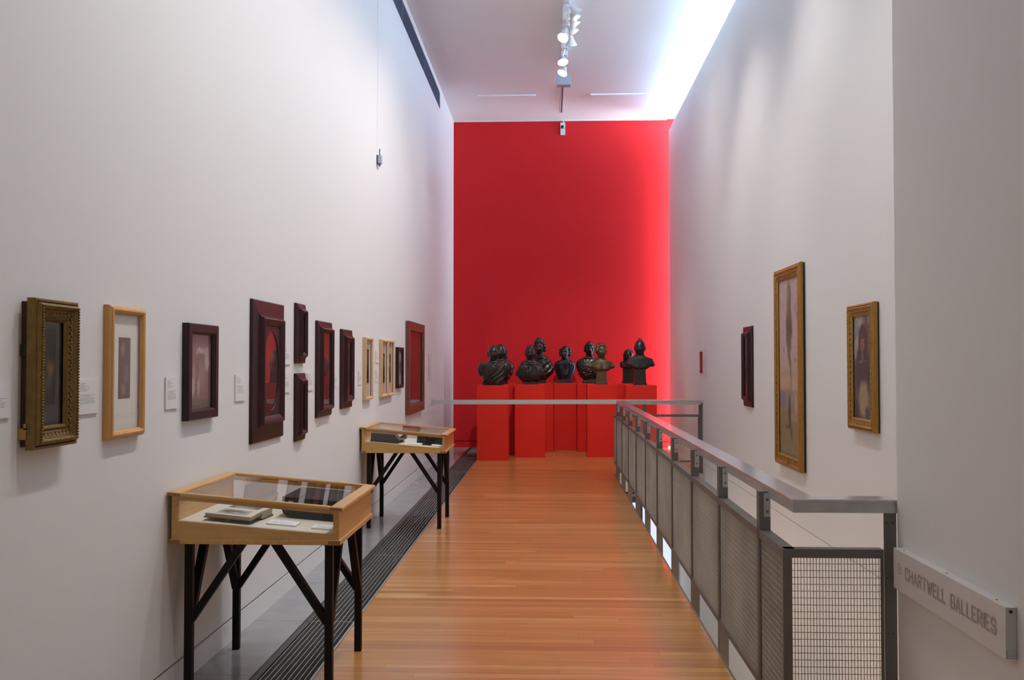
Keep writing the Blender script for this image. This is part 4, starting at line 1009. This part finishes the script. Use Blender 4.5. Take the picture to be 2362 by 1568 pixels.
# text panel with a dark red strip
pr = empty('text_panel', (XR, 13.75, 1.43), 'small white text panel with a dark red printed strip on the right wall', 'text panel')
wbox('R', 13.42, 13.98, 1.40, 1.80, .001, .006).build('board', text_mat('printed_text_panel', (.70, .66, .68), (.5, .46, .48), lines=12, top=.98, bottom=.05, flip=True), pr)
wbox('R', 13.70, 13.93, 1.455, 1.768, .0065, .008).build('printed_strip', paint_mat('dark_red_printed_strip', (.10, .006, .010), [('e', .5, .45, .2, .2, .6, (.30, .10, .08)), ('e', .4, .2, .2, .1, .6, (.22, .07, .06))], warp=.15, wscale=8), pr)

# wall labels
def label(yc, z1, z2, wd, txt):
    o = wbox('L', yc - wd/2, yc + wd/2, z1, z2, .001, .007)
    r = empty('wall_label', (XL, yc, z1), txt, 'label', 'white wall labels on the left wall')
    o.build('board', M['cardside'], r)
    wbox('L', yc - wd/2 + .001, yc + wd/2 - .001, z1 + .001, z2 - .001, .0071, .0078).build('print', M['card'], r)
def lab_px(xa, xb, ya, yb_, txt, wd=None):
    a = onX(xa, (ya+yb_)/2, XL + .006); b = onX(xb, (ya+yb_)/2, XL + .006)
    y1_, y2_ = a.y, b.y
    if wd: y1_ = y2_ - wd
    zt_, zb_ = onX((xa+xb)/2, ya, XL + .006).z, onX((xa+xb)/2, yb_, XL + .006).z
    label((y1_+y2_)/2, zb_, zt_, y2_-y1_, txt)
lab_px(-40, 23, 884, 967, 'white text label at the far left, before the ornate gilt frame', .17)
lab_px(160, 226, 876, 956, 'white text label between the ornate gilt frame and the honey frame', .17)
lab_px(382, 410, 870, 943, 'white text label left of the sepia group photograph')
lab_px(543, 565, 864, 925, 'white text label left of the oval mahogany frame')
lab_px(650, 669, 797, 841, 'upper white label half hidden behind the oval mahogany frame', .16)
lab_px(650, 669, 861, 906, 'lower white label half hidden behind the oval mahogany frame', .16)
lab_px(705, 722, 860, 901, 'white label right of the lower small mahogany frame', .17)
lab_px(765, 778, 856, 892, 'white label right of the tall mahogany frame', .17)
lab_px(827, 834.8, 855, 887, 'white label just left of the nearest pine frame')
lab_px(867, 873.2, 808, 837, 'upper of two white labels left of the pine pair')
lab_px(867, 873.2, 852.5, 881, 'lower of two white labels left of the pine pair')
tp = empty('text_panel', (XL, 14.0, 1.3), 'faint tall text panel on the left wall beside the large red brown frame', 'text panel')
a, b = onX(986.8, 850, XL).y, onX(994, 850, XL).y
wbox('L', a, b, onX(990, 880, XL).z, onX(990, 815, XL).z, .001, .004).build('board', text_mat('printed_vinyl_panel', (.70, .67, .67), (.45, .42, .44), lines=14, top=.98, bottom=.02), tp)

# ================================================================== SIGN
SX = XN - .035
zA, zB = onX(2060, 1262, SX).z, onX(2060, 1353, SX).z
yfar, ynear = onX(2061, 1300, SX).y, onX(2319, 1460, SX).y
sg = empty('wall_sign', (XN, (yfar+ynear)/2, zB), 'long white wall sign with grey capital letters on the near right wall', 'sign')
signm = mat('white_sign_enamel', (.66, .63, .62), .4)
MB().box(SX, SX + .003, ynear, yfar, zB, zA).build('panel', signm, sg, bevel=.001)
MB().box(SX + .0031, XN - .0005, ynear, yfar, zA - .003, zA - .0003).box(SX + .0031, XN - .0005, ynear, yfar, zB + .0003, zB + .003).box(SX + .0031, XN - .0005, yfar - .003, yfar - .0003, zB + .0032, zA - .0032).build('return_edge', signm, sg)
ec = MB().box(SX + .004, XN - .001, ynear + .004, ynear + .007, zB + .004, zA - .004).build('end_plate', mat('grey_sign_inside', (.50, .51, .48), .5), sg)
MB().cyl((SX + .018, ynear + .0038, zA - .014), (SX + .018, ynear + .001, zA - .014), .005, n=10).build('screw', M['blackside'], ec)
MB().box(SX + .005, XN - .002, ynear + .0005, ynear + .0035, zB + .004, zB + .026).build('bracket', M['galv'], ec)
sc_ = MB()
for q in (.07, .5, .90): sc_.cyl((SX + .018, yfar + (ynear-yfar)*q, zA), (SX + .018, yfar + (ynear-yfar)*q, zA + .0008), .004, n=10)
sc_.build('top_screw', M['blackside'], sg)
GLY = {'C': (3.4, [[(3.4,5),(3.4,6.2),(2.6,7),(.8,7),(0,6.2),(0,.8),(.8,0),(2.6,0),(3.4,.8),(3.4,2)]]), 'H': (3.4, [[(0,0),(0,7)],[(3.4,0),(3.4,7)],[(0,3.5),(3.4,3.5)]]),
       'A': (3.6, [[(0,0),(1.8,7),(3.6,0)],[(.55,2),(3.05,2)]]), 'R': (3.4, [[(0,0),(0,7),(2.6,7),(3.4,6.2),(3.4,4.3),(2.6,3.5),(0,3.5)],[(1.7,3.5),(3.4,0)]]),
       'T': (3.4, [[(0,7),(3.4,7)],[(1.7,7),(1.7,0)]]), 'W': (4.8, [[(0,7),(1.2,0),(2.4,6),(3.6,0),(4.8,7)]]), 'E': (3.1, [[(3.1,7),(0,7),(0,0),(3.1,0)],[(0,3.6),(2.6,3.6)]]),
       'L': (3.0, [[(0,7),(0,0),(3,0)]]), 'G': (3.4, [[(3.4,5),(3.4,6.2),(2.6,7),(.8,7),(0,6.2),(0,.8),(.8,0),(2.6,0),(3.4,.8),(3.4,3.3),(1.9,3.3)]]), 'I': (0, [[(0,0),(0,7)]]),
       'S': (3.4, [[(3.4,5.2),(3.4,6.2),(2.6,7),(.8,7),(0,6.2),(0,4.4),(.8,3.6),(2.6,3.6),(3.4,2.8),(3.4,.8),(2.6,0),(.8,0),(0,.8),(0,1.8)]]), ' ': (2.2, [])}
txt = 'CHARTWELL GALLERIES'; sw = 1.2
tw = sum(GLY[ch][0] + 1.75 for ch in txt) - 1.75
ya, yb_ = onX(2089, 1340, SX).y, onX(2297, 1440, SX).y
zt_, zb_ = onX(2089, 1309, SX).z - .001, onX(2089, 1336, SX).z
ku = (ya - yb_)/tw; kv = (zt_ - zb_)/7.0
def strokes(mb, pl, u0, sw):
    strokes.k += 1; dx = .00002*(strokes.k % 40)
    def P(u, v): return (SX - .0006 - dx, ya - (u0 + u)*ku, zb_ + v*kv)
    for (a, b) in zip(pl[:-1], pl[1:]):
        dx += .000025
        L = math.hypot(b[0]-a[0], b[1]-a[1]); nx, ny = -(b[1]-a[1])/L*sw/2, (b[0]-a[0])/L*sw/2; ex, ey = (b[0]-a[0])/L*sw*.3, (b[1]-a[1])/L*sw*.3
        mb.add([P(a[0]+nx-ex, a[1]+ny-ey), P(a[0]-nx-ex, a[1]-ny-ey), P(b[0]-nx+ex, b[1]-ny+ey), P(b[0]+nx+ex, b[1]+ny+ey)], [(0, 1, 2, 3)])
strokes.k = 0
ink = mat('sign_grey_letters', (.36, .32, .30), .5)
u = 0
for ch in txt:
    wd, pls = GLY[ch]
    if pls:
        lm = MB()
        for pl in pls: strokes(lm, pl, u, sw)
        lm.build('letter', ink, sg, recalc=False)
    u += wd + 1.75
cyc = onX(2075, 1312, SX); lm = MB(); n = 40
vs = []; fs = []
for i in range(n):
    a = 2*math.pi*i/n
    for rr in (.0205, .0170): vs.append((SX - .0006, cyc.y + rr*math.cos(a), cyc.z + rr*math.sin(a)))
for i in range(n): j = (i+1) % n; fs.append((i*2, j*2, j*2+1, i*2+1))
lm.add(vs, fs)
lm.add([(SX - .0006, cyc.y + .002, cyc.z - .008), (SX - .0006, cyc.y - .002, cyc.z - .008), (SX - .0006, cyc.y - .001, cyc.z + .009), (SX - .0006, cyc.y + .002, cyc.z + .009)], [(0, 1, 2, 3)])
lm.add([(SX - .0006, cyc.y + .006, cyc.z - .008), (SX - .0006, cyc.y + .003, cyc.z - .008), (SX - .0006, cyc.y + .001, cyc.z + .005), (SX - .0006, cyc.y + .003, cyc.z + .005)], [(0, 1, 2, 3)])
lm.add([(SX - .0006, cyc.y - .003, cyc.z - .008), (SX - .0006, cyc.y - .006, cyc.z - .008), (SX - .0006, cyc.y - .003, cyc.z + .005), (SX - .0006, cyc.y - .001, cyc.z + .005)], [(0, 1, 2, 3)])
lm.build('round_emblem', ink, sg, recalc=False)

# ================================================================== CEILING TRACK AND LAMPS
XT = .225
tr = empty('light_track', (XT, 7.0, ZC), 'white lighting track along the ceiling carrying the spotlights', 'light track')
MB().box(XT - .018, XT + .018, YB0 + .5, 14.35, ZC - .035, ZC).build('rail', M['whiteplastic'], tr)
tr2 = empty('light_track', (XT, 16.4, ZC), 'short empty ceiling track with a dark slot before the red wall', 'light track')
MB().box(XT - .030, XT - .009, 15.55, 17.2, ZC - .012, ZC).box(XT + .009, XT + .030, 15.55, 17.2, ZC - .012, ZC).box(XT - .03, XT + .03, 15.50, 15.56, ZC - .012, ZC).build('rail', M['whiteplastic'], tr2)
MB().box(XT - .009, XT + .009, 15.56, 17.2, ZC - .006, ZC).build('slot', mat('track_slot_red_reflection', (.10, .02, .03), .6), tr2)  # dark red reflection put into the slot colour
def lamp(y, target, label, drop=.22, dx=.10, power=None, angle=95, lit=True, group='track spotlights'):
    r = empty('track_spotlight', (XT, y, ZC - .035), label, 'spotlight', group)
    gear = MB().box(XT - .055, XT + .045, y - .075, y + .075, ZC - .115, ZC - .036).build('gear_box', M['whiteplastic'], r, bevel=.008)
    c = Vector((XT + dx, y, ZC - .035 - drop)); d = (Vector(target) - c).normalized()
    MB().bar((XT + .0, y, ZC - .11), tuple(c - d*.06), .016, .016).build('arm', M['whiteplastic'], r)
    q = d.to_track_quat('-Z', 'Y')           # lamp looks along -Z
    hd = bpy.data.objects.new('shade', MB().lathe([(.012, .085), (.026, .078), (.034, .05), (.052, .015), (.080, -.030), (.082, -.034), (.078, -.033), (.048, .012)], 28).mesh('shade', smooth=True)); COL.objects.link(hd)
    hd.data.materials.append(M['whiteplastic']); hd.parent = r; hd.location = c - wloc(r); hd.rotation_euler = q.to_euler()
    lf = bpy.data.objects.new('lamp_face', MB().lathe([(.0005, -.020), (.035, -.0205), (.068, -.022)], 28).mesh('lamp_face')); COL.objects.link(lf)
    lf.data.materials.append(M['bulb'] if lit else M['greyplastic']); lf.parent = hd
    if lit and power != 0:
        ld = bpy.data.lights.new('spot', 'SPOT'); ld.energy = SPOT_W if power is None else power; ld.color = WARM; ld.spot_size = math.radians(angle); ld.spot_blend = 1.0; ld.shadow_soft_size = .05
        lo = bpy.data.objects.new('spot', ld); COL.objects.link(lo); lo.parent = hd; lo.location = (0, 0, -.045)
LT = [3.35, 4.75, 6.2, 7.6, 9.0, 10.3]
RT = [5.2, 7.7, 10.2]
for i, y in enumerate(LT): lamp(y, (XL, y + .1, 1.5), 'white track spotlight over the walkway aimed at the left wall, %s from the entrance' % ordn[i], dx=-.10)
for i, y in enumerate(RT): lamp(y + .35, (XR, y - .1, 2.5), angle=80, label= 'white track spotlight over the walkway aimed at the right wall, %s from the entrance' % ordn[i])
# the heads in view
view = [(11.62, (XR, 12.6, 3.8), 'white spotlight on the track facing the right wall, nearest of the cluster of six', .10),
        (11.84, (XR, 12.8, 3.8), 'white spotlight in the cluster of six facing right, second from the near end', .10),
        (12.06, (XR, 13.0, 3.8), 'white spotlight in the cluster of six facing right, third from the near end', .10),
        (12.30, (XR, 14.2, 3.2), 'white spotlight in the cluster of six facing right, fourth from the near end', .08),
        (12.52, (XL, 9.6, 1.6), 'glowing white spotlight in the cluster of six turned towards the viewer', -.03),
        (12.76, (.35, 15.9, 1.35), 'white spotlight in the cluster of six turned away, farthest of them', .08)]
for i, (y, tg_, lb, dx) in enumerate(view): lamp(y, tg_, lb, dx=dx, drop=.20, power=(40 if i in (1, 3) else 0 if i in (0, 2) else 80 if i == 4 else 420), angle=(60 if i == 5 else 95))
lamp(13.40, (.9, 11.4, 1.0), 'glowing spotlight above the square box on the track, nearer of two', dx=-.03, drop=.24, power=40)
lamp(13.72, (XL, 12.2, 1.5), 'glowing spotlight above the square box on the track, farther of two', dx=-.02, drop=.30, power=80)
# lamps that light the busts from the far end of the track
bx = empty('ceiling_speaker', (XT, 14.15, ZC), 'square pale blue grey box hanging on the end of the track', 'speaker')
MB().prism([(XT - .105, 5.835), (XT + .105, 5.835), (XT + .112, 5.86), (XT + .112, 5.945), (XT + .105, 5.99), (XT - .105, 5.99), (XT - .112, 5.945), (XT - .112, 5.86)], 'y', 14.10, 14.24).build('body', M['greyplastic'], bx, bevel=.004)
MB().box(XT - .012, XT + .012, 14.15, 14.18, 5.99, ZC - .002).build('stem', M['whiteplastic'], bx)
# camera unit at the top of the red wall
z = onY(1298, 298, YR).z; x = onY(1298, 298, YR).x
cu = empty('security_camera', (x, YR, z), 'small white security camera with a dark lens at the top of the red wall', 'camera')
MB().box(x - .045, x + .045, YR - .05, YR, z - .115, z + .0).build('junction_box', M['whiteplastic'], cu, bevel=.004)
MB().box(x - .045, x + .045, YR - .05, YR, z + .008, z + .115).build('housing', M['whiteplastic'], cu, bevel=.004)
MB().ball((x - .006, YR - .055, z + .035), .030, nu=20, nv=14).build('lens', mat('dark_lens', (.01, .012, .03), .12), cu, smooth=True)
MB().cyl((x + .02, YR - .02, z + .115), (x + .008, YR - .02, ZC - .03), .012, n=10).build('cable', M['whiteplastic'], cu)
# sensor on the left wall
s0 = onX(868, 358, XL + .03); sx, sy, sz = XL, 9.83, s0.z
sn = empty('wall_sensor', (sx, sy, sz), 'small grey sensor box with a short antenna high on the left wall', 'sensor')
MB().box(sx + .008, sx + .052, sy - .035, sy + .035, sz - .045, sz + .045).build('body', M['greyplastic'], sn, bevel=.008)
MB().box(sx, sx + .008, sy - .038, sy + .038, sz - .045, sz + .045).build('back_plate', M['blackside'], sn)
MB().cyl((sx + .026, sy, sz + .045), (sx + .026, sy, sz + .115), .006, n=10).build('antenna', mat('blue_grey_antenna', (.10, .14, .24), .4), sn)
MB().cyl((sx + .026, sy, sz - .045), (sx + .026, sy, sz - .070), .012, .010, n=12).build('gland', M['steel'], sn)
cb = MB(); pp = [(sx + .026, sy, sz - .07), (sx + .020, sy, sz - .09), (sx + .008, sy, sz - .105), (sx + .003, sy, sz - .09), (sx + .003, sy, sz - .04)]
for a, b in zip(pp[:-1], pp[1:]): cb.cyl(a, b, .003, n=6)
cb.cyl((sx + .0015, sy - .01, sz + .04), (sx + .0015, sy - .01, 5.86), .0012, n=6)
cb.build('cable', M['cardside'], sn)
